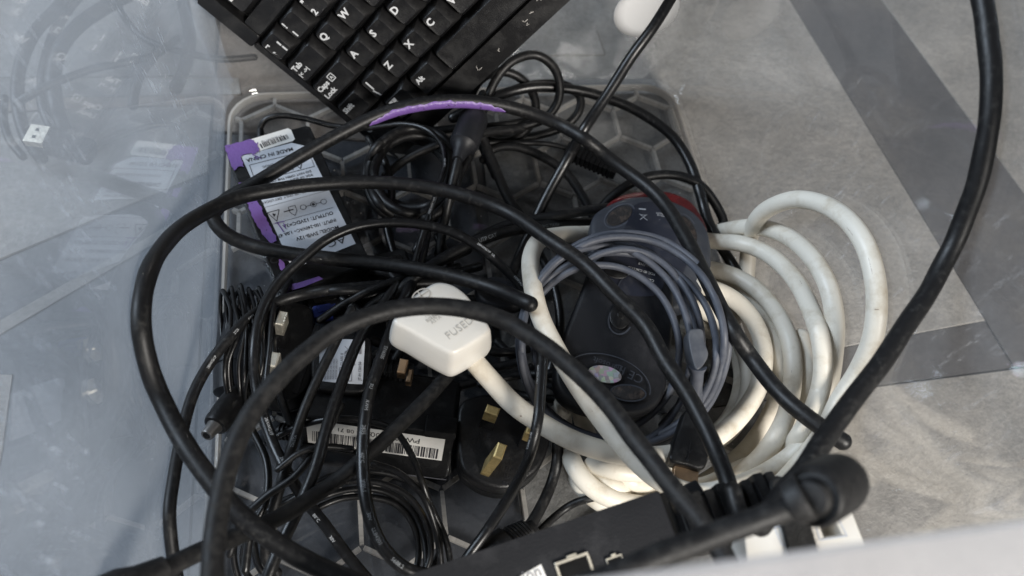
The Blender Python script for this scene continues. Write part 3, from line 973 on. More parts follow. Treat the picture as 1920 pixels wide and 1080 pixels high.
cable('strap_cable', 'cable_dull', 31, [(290, 1075, .098), (330, 1055, .092), (400, 1024, .084), (480, 990, .074), (560, 950, .064), (610, 915, .057), (660, 876, .056), (720, 825, .054), (780, 768, .05), (830, 715, .046), (860, 680, .042)],
      label='straight black cable running from the lower left corner to under the white plug', cat='cable')

# ---- arcs at the upper right
cable('cable', 'cable_gloss', 20, [(850, 222, .03), (880, 206, .032), (930, 181, .035), (1000, 164, .036), (1060, 166, .036), (1130, 182, .035), (1200, 211, .033), (1258, 254, .03), (1293, 308, .026), (1311, 358, .02), (1326, 410, .015), (1345, 450, .012), (1378, 505, .010), (1420, 590, .01), (1480, 690, .01)],
      label='black cable arching from the ferrite core down past the red edged mouse', cat='cable')
cable('cable', 'cable', 18, [(1115, 430, .012), (1128, 390, .016), (1160, 358, .022), (1205, 334, .026), (1260, 328, .026), (1310, 345, .022), (1345, 388, .016), (1356, 420, .012), (1340, 432, .01), (1326, 410, .009), (1318, 372, .008)],
      label='black cable curving tightly round the top of the red edged mouse', cat='cable')
cable('cable', 'cable', 20, [(893, 215, .03), (905, 258, .024), (930, 320, .018), (955, 375, .013), (985, 415, .010), (1010, 445, .009)],
      label='short black cable running down from the ferrite core over bare honeycomb base', cat='cable')
cable('cable', 'cable', 17, [(905, 300, .016), (925, 280, .02), (960, 275, .022), (1010, 290, .022), (1060, 322, .02), (1093, 368, .016), (1112, 405, .013), (1122, 430, .01)],
      label='glossy black cable bowed over the honeycomb left of the ribbed boot', cat='cable')
# the standing loops by the keyboard's edge
cable('looped_cable', 'cable', 16.5, [(930, 330, .008), (905, 275, .015), (900, 240, .022), (912, 190, .034), (935, 141, .046), (965, 112, .052), (1005, 103, .052), (1038, 125, .048), (1050, 160, .042), (1046, 192, .034), (1022, 222, .026), (970, 240, .02), (915, 248, .014), (880, 230, .014), (882, 185, .024), (903, 148, .034), (935, 135, .04), (968, 143, .038), (995, 168, .034), (1005, 200, .028), (996, 232, .02), (960, 262, .012), (915, 262, .01), (890, 235, .01), (912, 200, .02), (955, 172, .028), (1010, 157, .03), (1060, 160, .028), (1088, 182, .024), (1086, 208, .02), (1060, 236, .014), (1010, 254, .010), (950, 261, .008), (900, 262, .008)],
      label='black cable wound in upright loops beside the keyboard edge', cat='cable')

# ---- coil behind the ferrite core
def coil(cx, cy, rx, ry, z, n, turns, jit, seed, tilt=0.0, zj=.004, a0=0.0, tail0=(), tail1=()):
    r = random.Random(seed); pts = []
    per = 9
    dx = dy = 0; kx = ky = 1
    for i in range(int(turns * per) + 1):
        if i % per == 0:
            T = (r.uniform(-jit, jit), r.uniform(-jit, jit), r.uniform(1 - jit / rx * .8, 1 + jit / rx * .8), r.uniform(1 - jit / ry * .8, 1 + jit / ry * .8))
        dx += (T[0] - dx) * .35; dy += (T[1] - dy) * .35; kx += (T[2] - kx) * .35; ky += (T[3] - ky) * .35
        a = a0 + 2 * math.pi * i / per
        x, y = rx * kx * math.cos(a), ry * ky * math.sin(a)
        pts.append((cx + dx + x * math.cos(tilt) - y * math.sin(tilt), cy + dy + x * math.sin(tilt) + y * math.cos(tilt), z + r.uniform(-zj, zj) + zj * .35 * i / per))
    return list(tail0) + pts + list(tail1)
cable('coiled_cable', 'cable', 17, coil(768, 325, 82, 78, .014, 0, 5.2, 13, 8, tilt=-.3, zj=.006, tail1=((880, 262, .03), (980, 240, .02))),
      label='black cable coiled between the ferrite core and the labelled adaptor', cat='cable')
for i, (pts, lab) in enumerate([
    ([(740, 243, .012), (800, 246, .015), (860, 240, .018), (940, 235, .02), (1010, 224, .02)], 'short black lead passing behind the ferrite core'),
    ([(720, 330, .01), (760, 300, .02), (830, 268, .024), (900, 245, .022)], 'short black lead crossing the coil toward the ferrite core'),
    ([(780, 470, .01), (820, 400, .016), (860, 330, .02), (885, 280, .02), (900, 220, .02)], 'black lead rising under the ferrite core from the dark middle'),
    ([(1330, 575, .008), (1380, 640, .008), (1440, 720, .008), (1490, 800, .008)], 'black lead glimpsed under the white coil'),
    ([(900, 720, .02), (960, 705, .018), (1050, 700, .016), (1120, 705, .014)], 'black lead passing right under the white plug'),
    ([(930, 640, .008), (985, 690, .008), (1050, 730, .008), (1100, 740, .008)], 'black lead running below the grey coil')]):
    cable('cable', 'cable', 16, pts, label=lab, cat='cable')

# ---- ferrite core on its cable
ferrite = thing('ferrite_cable', 'black cable with a chunky ferrite core below the keyboard corner', 'cable', at(877, 250, .045))
cable('sheath', 'cable', 17, [(905, 175, .045), (893, 205, .046), (880, 240, .047), (862, 290, .047), (852, 330, .044), (843, 370, .038), (832, 425, .026), (822, 480, .016), (815, 520, .012)], parent=ferrite)
A, B = at(893, 212, .046), at(858, 300, .047)
fr_r = 27 * view_depth(A) / F
lathe('ferrite_core', A, B, [(0, .5 * fr_r), (.03, .8 * fr_r), (.08, .95 * fr_r), (.14, fr_r), (.62, fr_r), (.70, .95 * fr_r), (.74, .72 * fr_r), (.85, .52 * fr_r), (1.0, .38 * fr_r)], 'charcoal', ferrite, seg=24)
plugtip = [(868, 222), (890, 206)]
lathe('plug_collar', at(866, 222, .044), at(889, 210, .046), [(0, .0025), (0, .0042), (.3, .0045), (.35, .0036), (.7, .0040), (1, .003)], 'black', ferrite)

# ---- thin lead of the labelled adaptor
cable('thin_cable', 'cable_gloss', 11.5, [(488, 262, .012), (488, 240, .016), (497, 225, .02), (520, 217, .022), (570, 222, .022), (625, 236, .022), (690, 240, .026), (760, 233, .032), (800, 243, .036), (828, 270, .038), (834, 308, .038), (822, 352, .038), (805, 402, .038), (790, 450, .036), (770, 520, .03), (745, 590, .022), (725, 640, .014)],
      label='thin black lead looping up from the purple marked adaptor', cat='cable',
      text=[dict(s='300V 80°C', px=833, py=300, h=.85, theta=.0), dict(s='VW-1 AWM 20276', px=812, py=372, h=.85, theta=.2)])

# ---- long thin printed cable through the middle
cable('printed_cable', 'cable_gloss', 20, [(1003, 640, .028), (1003, 590, .034), (982, 545, .04), (950, 508, .044), (905, 468, .048), (850, 436, .05), (790, 421, .05), (720, 418, .05), (660, 428, .05), (610, 451, .049), (570, 483, .048), (530, 520, .047), (502, 560, .046), (485, 605, .045), (477, 660, .044), (480, 720, .043), (494, 780, .042), (520, 850, .04), (560, 920, .038), (610, 985, .036), (650, 1040, .035), (700, 1100, .034)],
      label='black printed cable humped over the middle and running down to the lower edge', cat='cable',
      text=[dict(s='28AWG/1P', px=497, py=785, h=.8, theta=-.35), dict(s='26AWG/2C', px=527, py=862, h=.8, theta=-.35), dict(s='VW-1', px=568, py=932, h=.8, theta=.4), dict(s='80°C', px=592, py=965, h=.8, theta=.4), dict(s='30V', px=622, py=1003, h=.8, theta=.4), dict(s='28AWG/1P  UL', px=893, py=460, h=.7, theta=.5, flip=True), dict(s='HOMAO', px=962, py=520, h=.7, theta=.4, flip=True)])
cable('printed_cable', 'cable', 21, [(335, 1100, .05), (323, 1030, .05), (318, 960, .05), (326, 895, .052), (342, 810, .052), (362, 740, .05), (393, 682, .047), (430, 634, .044), (472, 592, .04), (530, 562, .036), (600, 546, .032), (680, 537, .028), (750, 532, .024), (830, 530, .02)],
      label='black printed cable bowing down the left side under the widest loop', cat='cable',
      text=[dict(s='28AWG/1P', px=385, py=692, h=.65, theta=0.1), dict(s='2725', px=435, py=628, h=.65, theta=.1), dict(s='AWM', px=463, py=600, h=.65, theta=.1)])
cable('printed_cable', 'cable_gloss', 25, [(800, 440, .02), (785, 500, .026), (765, 545, .034), (745, 590, .042), (728, 635, .05), (708, 690, .055), (692, 740, .058), (683, 795, .06), (680, 860, .06), (685, 930, .06), (700, 990, .058), (725, 1035, .056), (765, 1068, .054), (840, 1082, .05), (920, 1080, .046)],
      label='black cable printed E316505 hanging down through the middle', cat='cable',
      text=[dict(s='E316505', px=722, py=652, h=.85, theta=-.15, mat='dim_print'), dict(s='RU', px=700, py=724, h=.8, theta=0, mat='dim_print'), dict(s='AWM', px=691, py=758, h=.8, theta=0, mat='dim_print'), dict(s='2835', px=684, py=802, h=.8, theta=0, mat='dim_print'), dict(s='60°C', px=682, py=850, h=.8, theta=0, mat='dim_print'), dict(s='VW-1', px=684, py=905, h=.8, theta=0, mat='dim_print'), dict(s='30V', px=692, py=960, h=.8, mat='dim_print'), dict(s='LL84201', px=701, py=992, h=.8, mat='dim_print'), dict(s='5688.2', px=735, py=1048, h=.8, mat='dim_print')])
cable('cable', 'cable_gloss', 23, [(745, 530, .03), (715, 575, .036), (680, 625, .042), (650, 690, .048), (628, 750, .052), (607, 820, .055), (590, 880, .056), (566, 940, .056), (538, 1000, .054), (510, 1060, .052), (495, 1100, .05)],
      label='black cable with a bright sheen crossing the left end of the barcoded brick', cat='cable')
cable('printed_cable', 'cable', 20, [(660, 580, .040), (625, 650, .044), (598, 705, .045), (572, 765, .044), (548, 835, .04), (530, 895, .04), (512, 960, .036), (500, 1010, .03), (500, 1050, .022), (520, 1075, .016)],
      label='dark cable printed ETA left of the one with a bright sheen', cat='cable', text=[dict(s='TIA/ETA', px=545, py=842, h=.8, flip=True, theta=0, mat='dim_print')])
cable('network_cable', 'cable', 22, [(1110, 418, .02), (1050, 420, .024), (985, 428, .028), (930, 440, .032), (880, 459, .034), (840, 480, .034), (795, 508, .032), (740, 552, .028), (690, 600, .024), (650, 640, .02)],
      label='black network cable printed UTP CAT below the upper long cable', cat='cable',
      text=[dict(s='24AWG TIA/EIA', px=1000, py=427, h=.75, flip=True, theta=-.1, mat='dim_print'), dict(s='UTP CAT', px=893, py=455, h=.95, flip=True, theta=0, mat='dim_print')])
cable('cable', 'cable', 20, [(1180, 388, .03), (1120, 392, .03), (1050, 404, .028), (985, 414, .026), (930, 430, .024), (870, 462, .022), (800, 502, .018), (740, 545, .014), (690, 580, .012), (640, 640, .01)],
      label='black cable lying just under the printed network cable', cat='cable')
for i, (pts, w, mt, lab) in enumerate([
    ([(478, 650, .03), (505, 580, .03), (600, 548, .03), (700, 542, .026), (800, 520, .02), (860, 500, .015)], 17, 'cable', 'black lead lying over the two pin adaptor toward the middle'),
    ([(720, 500, .016), (760, 545, .02), (780, 600, .02), (750, 660, .02), (720, 700, .016)], 18, 'cable', 'black lead dropping behind the white plug'),
    ([(640, 560, .016), (690, 590, .018), (760, 560, .018), (830, 520, .016), (900, 500, .012)], 18, 'cable_gloss', 'black lead crossing above the blue plug'),
    ([(640, 470, .02), (700, 505, .018), (780, 530, .016), (860, 560, .014), (940, 560, .012)], 19, 'cable', 'black lead in the dark below the labelled adaptor'),
    ([(700, 640, .012), (760, 660, .012), (830, 660, .012), (900, 690, .012), (980, 680, .01)], 18, 'cable', 'black lead lying flat beneath the white plug'),
    ([(640, 720, .022), (700, 735, .02), (790, 742, .018), (880, 720, .016), (1000, 690, .014)], 18, 'cable_gloss', 'black lead behind the barcoded brick')]):
    cable('cable', mt, w, pts, label=lab, cat='cable')

for i, (pts, w, lab) in enumerate([
    ([(470, 560, .03), (440, 620, .03), (430, 700, .03), (450, 780, .028), (480, 820, .026)], 14, 'thin lead hugging the left wall behind the wire bundle'),
    ([(560, 500, .02), (530, 560, .03), (515, 640, .034), (520, 720, .034), (545, 800, .03)], 15, 'thin lead passing left of the nickel pins'),
    ([(640, 760, .05), (600, 830, .05), (555, 890, .048), (500, 930, .044), (455, 975, .04), (430, 1040, .034)], 15, 'thin lead falling from the brick to the lower left'),
    ([(470, 800, .03), (500, 870, .034), (498, 940, .034), (470, 1000, .03), (460, 1070, .026)], 15, 'slim lead looping below the barrel plug'),
    ([(600, 600, .03), (660, 560, .032), (730, 530, .03), (800, 505, .026), (880, 470, .02)], 14, 'thin lead running up from the blue plug to the right'),
    ([(690, 260, .012), (720, 300, .014), (735, 360, .014), (725, 420, .012), (740, 480, .012)], 15, 'lead at the left side of the dark coil'),
    ([(820, 440, .014), (845, 500, .014), (835, 560, .014)], 15, 'short lead dropping behind the white plug top'),
    ([(1010, 470, .012), (1040, 540, .014), (1050, 620, .012), (1030, 700, .010)], 17, 'black lead between the white cord and the charcoal mouse'),
    ([(975, 600, .012), (1000, 540, .014), (1040, 500, .014), (1090, 470, .014)], 17, 'black lead under the left side of the grey coil'),
    ([(870, 640, .014), (930, 660, .014), (985, 655, .012), (1040, 640, .010)], 17, 'black lead right of the white plug'),
    ([(880, 700, .012), (940, 730, .012), (1000, 745, .010), (1060, 750, .010)], 17, 'black lead under the start of the white cord'),
    ([(520, 880, .05), (560, 850, .052), (610, 838, .052), (660, 842, .05)], 13, 'thin lead in front of the brick end')]):
    cable('cable', 'cable_gloss' if i % 2 else 'cable', w, pts, label=lab, cat='cable')

# ---- twin cable beside the black plug and others right of it
cable('printed_cable', 'cable_gloss', 21, [(1016, 640, .076), (1017, 662, .078), (1014, 720, .080), (1008, 790, .080), (990, 860, .072), (958, 925, .060), (920, 985, .046), (880, 1040, .04), (845, 1090, .036)],
      label='glossy black cable running down over the right side of the brass pinned plug', cat='cable',
      text=[dict(s='AWM 2725 VW-1', px=1010, py=690, h=.55, theta=.75, flip=False), dict(s='80°C 28AWG', px=1000, py=810, h=.55, theta=.75)])
cable('cable', 'cable', 22, [(1046, 830, .02), (1042, 870, .022), (1028, 920, .024), (1003, 970, .026), (975, 1010, .028), (950, 1040, .03)],
      label='black cable dropping into the dark boot beside the hub', cat='cable')
cable('cable', 'cable', 15, [(1120, 930, .012), (1075, 945, .016), (1035, 975, .02), (1000, 1010, .024), (960, 1060, .026)],
      label='slim black cable arching from the white coil down to the hub', cat='cable')
# ---- small coil at the bottom
cable('coiled_thin_cable', 'cable_gloss', 12.5, [(500, 830, .03), (530, 812, .034), (580, 793, .04), (630, 785, .045), (690, 790, .045), (738, 806, .043), (770, 850, .04), (790, 900, .036), (808, 950, .03), (835, 1010, .024), (850, 1100, .02)],
      label='thin glossy black cable arching over the barcode label', cat='cable')
cable('coiled_thin_cable', 'cable_gloss', 12.5,
      [(800, 1100, .014), (795, 1010, .015), (770, 955, .016), (720, 922, .018), (665, 917, .02), (610, 930, .02), (550, 962, .02), (500, 990, .018), (470, 1000, .016), (455, 1040, .014), (470, 1085, .012), (520, 1095, .012), (640, 1090, .012), (780, 1090, .016), (822, 1040, .018), (815, 970, .02), (785, 915, .022), (735, 890, .024), (680, 884, .026), (620, 893, .026), (560, 925, .024), (490, 960, .022), (445, 1000, .018), (440, 1060, .014), (470, 1110, .01), (760, 1110, .016), (805, 1050, .02), (800, 985, .024), (765, 930, .027), (710, 905, .029), (650, 903, .03), (590, 915, .03), (540, 940, .028), (480, 975, .024), (478, 1030, .02), (490, 1070, .018), (510, 1080, .016)],
      label='thin glossy black cable coiled at the bottom over bare honeycomb', cat='cable')
cable('coiled_thin_cable', 'cable_gloss', 12.5, [(770, 1100, .01), (785, 1040, .012), (775, 985, .014), (740, 945, .016), (690, 932, .018), (640, 935, .018), (590, 955, .018)],
      label='thin black cable forming the innermost curve of the bottom coil', cat='cable')
cable('coiled_thin_cable', 'cable_gloss', 13, [(700, 870, .036), (745, 885, .035), (790, 925, .033), (815, 985, .028), (825, 1040, .024), (828, 1100, .02)],
      label='thin black cable forming the outer right curve of the bottom coil', cat='cable')
# ---- the bundle of fine wires at the far left
wires = thing('wire_bundle', 'folded bundle of fine black wires against the left wall', 'wire bundle', at(455, 640, .01))
rw = random.Random(11)
for i in range(9):
    x = 428 + i * 8.5
    pts = [(x + rw.uniform(-8, 8), 795 + rw.uniform(-25, 10), .02), (x - 8 + rw.uniform(-7, 7), 735, .032), (x - 6 + rw.uniform(-10, 10), 680, .04), (x + 3 + rw.uniform(-8, 8), 620, .042), (x + rw.uniform(-6, 10), 575, .038), (x - 8 + rw.uniform(-6, 6), 545 + rw.uniform(-12, 12), .03), (x - 16 + rw.uniform(-5, 5), 575, .022), (x - 12, 640, .018)]
    cable('wire', 'cable_gloss', 8, pts, parent=wires)
cable('wire', 'cable_gloss', 10, [(496, 770, .05), (500, 700, .052), (506, 650, .052), (510, 600, .05), (514, 570, .046)], parent=wires)
cable('wire', 'cable_gloss', 10, [(418, 545, .03), (436, 570, .034), (455, 600, .034), (470, 650, .03)], parent=wires)

# ---- white cord: one cable from the fused plug through the coil
wplug = thing('white_power_cord', 'dirty white power cord coiled at the right with a fused white plug', 'power cord', at(1300, 700, .0))
WC = [(872, 655, .066), (888, 676, .066), (922, 715, .064), (962, 757, .062), (1010, 791, .06), (1070, 824, .058), (1135, 846, .056), (1205, 856, .052), (1280, 848, .048), (1340, 822, .045), (1388, 780, .043), (1422, 725, .042), (1432, 660, .042), (1412, 600, .042), (1368, 556, .042), (1310, 535, .04),
      (1240, 528, .02), (1160, 550, .012), (1100, 610, .01), (1065, 690, .010), (1055, 780, .012), (1068, 852, .016), (1095, 900, .022), (1140, 932, .026), (1210, 948, .028), (1290, 938, .03), (1365, 905, .032), (1428, 855, .034), (1470, 790, .036), (1486, 715, .036), (1482, 645, .036), (1455, 585, .036), (1415, 540, .034), (1365, 513, .028), (1310, 503, .018),
      (1240, 515, .018), (1170, 550, .01), (1110, 620, .008), (1085, 700, .008), (1090, 780, .008), (1120, 850, .012), (1170, 895, .016), (1240, 918, .02), (1320, 912, .024), (1400, 875, .026), (1470, 850, .03), (1515, 790, .034), (1541, 715, .036), (1540, 645, .038), (1520, 580, .038), (1487, 520, .036), (1440, 477, .034), (1390, 457, .026), (1335, 452, .016),
      (1260, 440, .012), (1180, 432, .014), (1110, 438, .024), (1050, 441, .034), (1012, 451, .044), (996, 480, .05), (998, 530, .054), (1012, 590, .057), (1040, 650, .06), (1085, 725, .063), (1135, 795, .064), (1185, 855, .064), (1240, 902, .062), (1300, 925, .056), (1370, 915, .05), (1440, 885, .044), (1500, 840, .038), (1535, 790, .03), (1552, 730, .024), (1562, 670, .02), (1565, 600, .02), (1550, 530, .02), (1515, 475, .022), (1470, 440, .022), (1420, 426, .020), (1370, 430, .014), (1320, 445, .010), (1290, 480, .012), (1290, 560, .008), (1330, 620, .006), (1375, 600, .006), (1396, 550, .005), (1401, 500, .006), (1404, 462, .009), (1411, 428, .019), (1427, 402, .034), (1455, 384, .048), (1495, 374, .057), (1545, 384, .058), (1588, 412, .058), (1620, 455, .058), (1638, 510, .058), (1644, 570, .058), (1636, 635, .058), (1610, 695, .058), (1574, 752, .058), (1545, 810, .057), (1500, 870, .055), (1450, 920, .052), (1380, 950, .046)]
cable('cord', 'white_cable', 34, WC, parent=wplug, zref=.3, text=[
    dict(s='- --- - ---', px=1600, py=430, h=.35, theta=.5, mat='grime'), dict(s='--- - -- - ---- -', px=1632, py=490, h=.3, theta=.1, mat='grime'), dict(s='I', px=1644, py=580, h=.5, theta=0, mat='grime'),
    dict(s='-- ---', px=1500, py=545, h=.35, theta=.3, mat='grime'), dict(s='- -', px=1110, py=765, h=.4, theta=.2, mat='grime'), dict(s='.', px=980, py=772, h=1.2, theta=.1, mat='grime'), dict(s='. -', px=1040, py=650, h=.8, theta=0, mat='grime'), dict(s='--', px=1480, py=700, h=.35, theta=-.2, mat='grime')])
cable('cord', 'white_cable', 33, [(1300, 575, .03), (1345, 598, .03), (1385, 640, .03), (1402, 690, .03), (1400, 745, .03), (1375, 800, .03), (1320, 845, .028), (1250, 880, .026), (1180, 885, .022), (1110, 868, .016)], parent=wplug)
cable('cord', 'white_cable', 33, [(1060, 850, .008), (1085, 905, .010), (1130, 945, .012), (1190, 962, .014), (1250, 960, .016), (1340, 930, .02), (1410, 900, .02), (1460, 850, .02), (1490, 790, .018), (1512, 700, .016), (1500, 630, .014)], parent=wplug)
cable('cord', 'white_cable', 33, [(1415, 905, .012), (1470, 855, .012), (1500, 780, .012), (1490, 700, .01), (1440, 640, .01)], parent=wplug)

cable('cord', 'white_cable', 33, [(1280, 560, .008), (1330, 585, .016), (1375, 640, .022), (1392, 700, .024), (1380, 760, .022), (1340, 815, .02), (1280, 860, .016), (1210, 885, .012), (1130, 880, .009)], parent=wplug)
cable('cord', 'white_cable', 33, [(1330, 520, .010), (1400, 560, .018), (1445, 620, .022), (1462, 690, .022), (1452, 760, .02), (1410, 830, .018), (1350, 885, .016), (1270, 925, .014), (1180, 925, .012), (1110, 890, .010)], parent=wplug)

# ---- grey cord round the mouse
grey = thing('corded_mouse', 'charcoal mouse lying upside down inside its own coiled grey lead', 'mouse', at(1160, 640, .03))
GZ = .066
def gl(cx, cy, rx, ry, t, z=GZ, a0=105, a1=465, n=10):
    out = []
    for k in range(n):
        a = math.radians(a0 + (a1 - a0) * k / n)
        x, y = rx * math.cos(a), ry * math.sin(a)
        c, s = math.cos(t), math.sin(t)
        zz = z if y < 20 else z - .03 * min(1, (y - 20) / 120)
        if x < -rx * .5: zz -= .016 * min(1, (-x / rx - .5) * 3)
        out.append((cx + x * c - y * s, cy + x * s + y * c, zz))
    return out
gp = []
for prm in ((1170, 640, 196, 204, .1, GZ), (1136, 652, 160, 192, -.1, GZ - .001), (1158, 652, 186, 178, .2, GZ - .003), (1126, 657, 148, 160, .0, GZ - .002), (1168, 640, 190, 196, .02, GZ + .002), (1146, 640, 170, 186, -.2, GZ - .004)):
    gp += gl(*prm)
cable('lead', 'grey_cable', 13.5, gp, parent=grey)
cable('lead', 'grey_cable', 13.5, [(1010, 700, .04), (1002, 650, .042), (1003, 600, .042), (1015, 560, .044)], parent=grey)
cable('lead', 'grey_cable', 13.5, [(1090, 492, .062), (1130, 474, .066), (1180, 468, .066), (1235, 488, .064), (1275, 530, .062), (1296, 590, .054), (1306, 625, .056), (1312, 700, .056), (1310, 760, .05)], parent=grey)

# ------------------------------------------------------------------ solids
def px_outline(pts, z, n=6, tri=None):
    """outline traced on a level plane at height z, or on the plane through three (px,py,z) points"""
    s = closed_smooth(pts, n)
    if tri is None:
        return np.array([at(x, y, z) for x, y in s])
    a, b2, c = [at(*t) for t in tri]
    nn = np.cross(b2 - a, c - a); nn /= np.linalg.norm(nn)
    out = []
    for x, y in s:
        d = ray(x, y); t = np.dot(a - CAM, nn) / np.dot(d, nn)
        out.append(CAM + d * t)
    return np.array(out)

# ---- adaptor with the purple paint
ad = thing('power_adaptor', 'black power adaptor with silver label, barcode sticker and purple paint', 'power adaptor', at(560, 400, 0))
AZ = .027
fr, lx, ly = fr3(at(420, 274, AZ), at(577, 233, AZ), at(546, 545, AZ))
fr = face_up(fr)
box('case', fr, 0, 0, -0.024, lx * 1.02, ly, 0, 'black', ad, r=0.003, b=0.0016)
def uv(frame, px, py, z):
    p = at(px, py, z) - frame[0]
    return float(np.dot(p, frame[1])), float(np.dot(p, frame[2]))
def poly_part(name, frame, pts, z, lift, mat, par):
    fl = Flat(frame, lift)
    fl.add([uv(frame, a, b2, z) for a, b2 in pts], [tuple(range(len(pts)))])
    return fl.make(name, mat, par)
o = poly_part('rating_label', fr, [(452, 293), (547, 268), (576, 275), (667, 457), (548, 505), (520, 440)], AZ, 0.00015, 'label', ad)
o = poly_part('barcode_sticker', fr, [(466, 263), (540, 241), (546, 244), (553, 261), (549, 265), (486, 284)], AZ, 0.0003, 'paper', ad)
lfr, w1, h1 = fr3(at(576, 262, AZ), at(452, 293, AZ), at(667, 457, AZ))
lfr = face_up(lfr)
# the writing is upside down to us: x runs to the left, up is down the picture
fl = Flat(lfr, 0.00035)
W1, H1 = w1, h1
fl.text('AC ADAPTOR', .03 * W1, .945 * H1, .055 * H1, bold=0.0, sx=1.25)
fl.text('MODEL: SWB-12V', .05 * W1, .83 * H1, .030 * H1, sx=.95)
fl.text('INPUT: 100-240VAC~ 1.0A 47-63Hz', .05 * W1, .765 * H1, .028 * H1, sx=.85)
fl.text('OUTPUT: 12VDC=3A', .05 * W1, .70 * H1, .030 * H1, sx=.95)
fl.line(.02 * W1, .655 * H1, .98 * W1, .655 * H1, .0002)
for k in range(3):
    fl.ring((.12 + .15 * k) * W1, .585 * H1, .0017, .0003, 14)
fl.disc(.27 * W1, .585 * H1, .0009)
fl.line(.15 * W1, .585 * H1, .24 * W1, .585 * H1, .0003); fl.line(.30 * W1, .585 * H1, .39 * W1, .585 * H1, .0003)
fl.poly([(.52 * W1, .55 * H1), (.62 * W1, .55 * H1), (.62 * W1, .60 * H1), (.57 * W1, .635 * H1), (.52 * W1, .60 * H1)], .0003)
fl.line(.56 * W1, .58 * H1, .70 * W1, .58 * H1, .0006)
fl.poly([(.75 * W1, .55 * H1), (.92 * W1, .55 * H1), (.835 * W1, .64 * H1)], .0004)
fl.text('4', .815 * W1, .583 * H1, .034 * H1)
fl.line(.02 * W1, .50 * H1, .98 * W1, .50 * H1, .0002)
for k, s in enumerate(['FOR INDOOR USE ONLY. DRY LOCATION', 'FOR USE WITH LISTED EQUIPMENT']):
    fl.text(s, .05 * W1, (.46 - .05 * k) * H1, .022 * H1, sx=.85)
fl.line(.02 * W1, .375 * H1, .98 * W1, .375 * H1, .0002)
for k, s in enumerate(['RISK OF ELECTRIC SHOCK', 'DO NOT OPEN THE COVER']):
    fl.text(s, .12 * W1, (.33 - .035 * k) * H1, .020 * H1)
fl.poly([(.05 * W1, .10 * H1), (.93 * W1, .10 * H1), (.93 * W1, .26 * H1), (.05 * W1, .26 * H1)], .0003)
fl.text('WARNING', .36 * W1, .225 * H1, .034 * H1, bold=.06)
fl.poly([(.20 * W1, .19 * H1), (.31 * W1, .19 * H1), (.255 * W1, .25 * H1)], .0004)
fl.text('AVIS: RISQUE DE CHOC', .12 * W1, .15 * H1, .022 * H1)
fl.text('MADE IN CHINA', .25 * W1, .055 * H1, .034 * H1)
fl.make('label_print', 'ink', ad)
# (label prints stay parts of the adaptor)
bfr, w2, h2 = fr3(at(545, 262, AZ), at(487, 283, AZ), at(540, 242, AZ))
fb = Flat(face_up(bfr), 0.0005)
fb.bars(.03 * w2, .12 * h2, .92 * w2, .52 * h2, 4, w2 / 60)
fb.make('barcode', 'ink', ad)
fb = Flat(fr, 0.0005)
x0, y0 = uv(fr, 490, 268, AZ); x1, y1 = uv(fr, 538, 252, AZ)
ang = math.atan2(y1 - y0, x1 - x0)
fb.text('SJT78A3H0T4', x0, y0, .0016, ang)
fb.f = fb.f
fb.make('barcode', 'grey_ink', ad)
# purple paint dabs
def dab(pts, z, frame, lift=0.0006, par=ad):
    rr = random.Random(len(pts)); out = []
    n = len(pts)
    for i in range(n):
        a, b2 = np.array(pts[i], float), np.array(pts[(i + 1) % n], float)
        k = max(2, int(np.linalg.norm(b2 - a) / 4))
        for q in range(k):
            p = a + (b2 - a) * q / k
            out.append(tuple(p + [rr.uniform(-1.6, 1.6), rr.uniform(-1.6, 1.6)]))
    return poly_part('purple_paint', frame, out, z, lift, 'purple', par)
dab([(421, 275), (445, 268), (472, 262), (482, 272), (487, 281), (479, 290), (462, 289), (452, 294), (458, 314), (449, 312), (441, 322), (435, 312)], AZ, fr)
dab([(459, 371), (478, 368), (500, 412), (520, 452), (507, 458), (490, 436), (473, 405)], AZ, fr)
dab([(448, 345), (462, 342), (470, 366), (460, 368)], AZ, fr, .0005)
dab([(521, 478), (531, 492), (541, 518), (533, 520), (524, 500)], AZ, fr)
dab([(470, 262), (476, 263), (488, 284), (484, 288), (476, 276)], AZ, fr, .0008)
fl = Flat(fr, .0007)
for a, b2 in (((520, 418), (532, 436)), ((532, 420), (536, 430)), ((478, 296), (483, 300)), ((484, 268), (478, 282)), ((472, 290), (489, 298)), ((516, 420), (534, 416))):
    fl = Flat(fr, .0007)
    fl.line(*uv(fr, *a, AZ), *uv(fr, *b2, AZ), .0006)
    fl.make('purple_smear', 'purple', ad)
# side dab low down on the end face
poly = [(541, 535), (560, 531), (598, 519), (606, 524), (572, 538), (548, 545)]
fl = Flat(fr, -0.001)
poly_part('purple_paint', fr, poly, AZ, .0006, 'purple', ad)
lathe('lead_boot', at(490, 270, .014), at(488, 240, .016), [(0, .003), (.5, .0026), (1, .0018)], 'black', ad)

# ---- second black adaptor lying in the dark below it
a2 = thing('power_adaptor', 'plain black adaptor half hidden in the dark below the labelled one', 'power adaptor', at(660, 550, 0))
fr, lx, ly = fr3(at(560, 520, .012), at(760, 470, .012), at(590, 590, .012)); fr = face_up(fr)
box('case', fr, 0, 0, -.010, lx, ly, 0.004, 'black', a2, r=.003, b=.0016)
box('end_panel', fr, .004, .004, .0041, lx - .004, ly - .004, .0046, 'black_gloss', a2, r=.002, b=.0002)

# ---- laptop brick with the barcode
br = thing('power_brick', 'black laptop power brick with a white barcode label reading PWR282', 'power brick', at(710, 830, 0))
fr, lx, ly = fr3(at(560, 776, .034), at(854, 814, .034), at(563, 866, .006)); fr = face_up(fr)
box('case', fr, 0, 0, -.040, lx, ly, 0, 'black', br, r=.004, b=.0018)
ptop, _, _ = fr3(at(560, 774, .0355), at(852, 811, .0355), at(600, 732, .030))
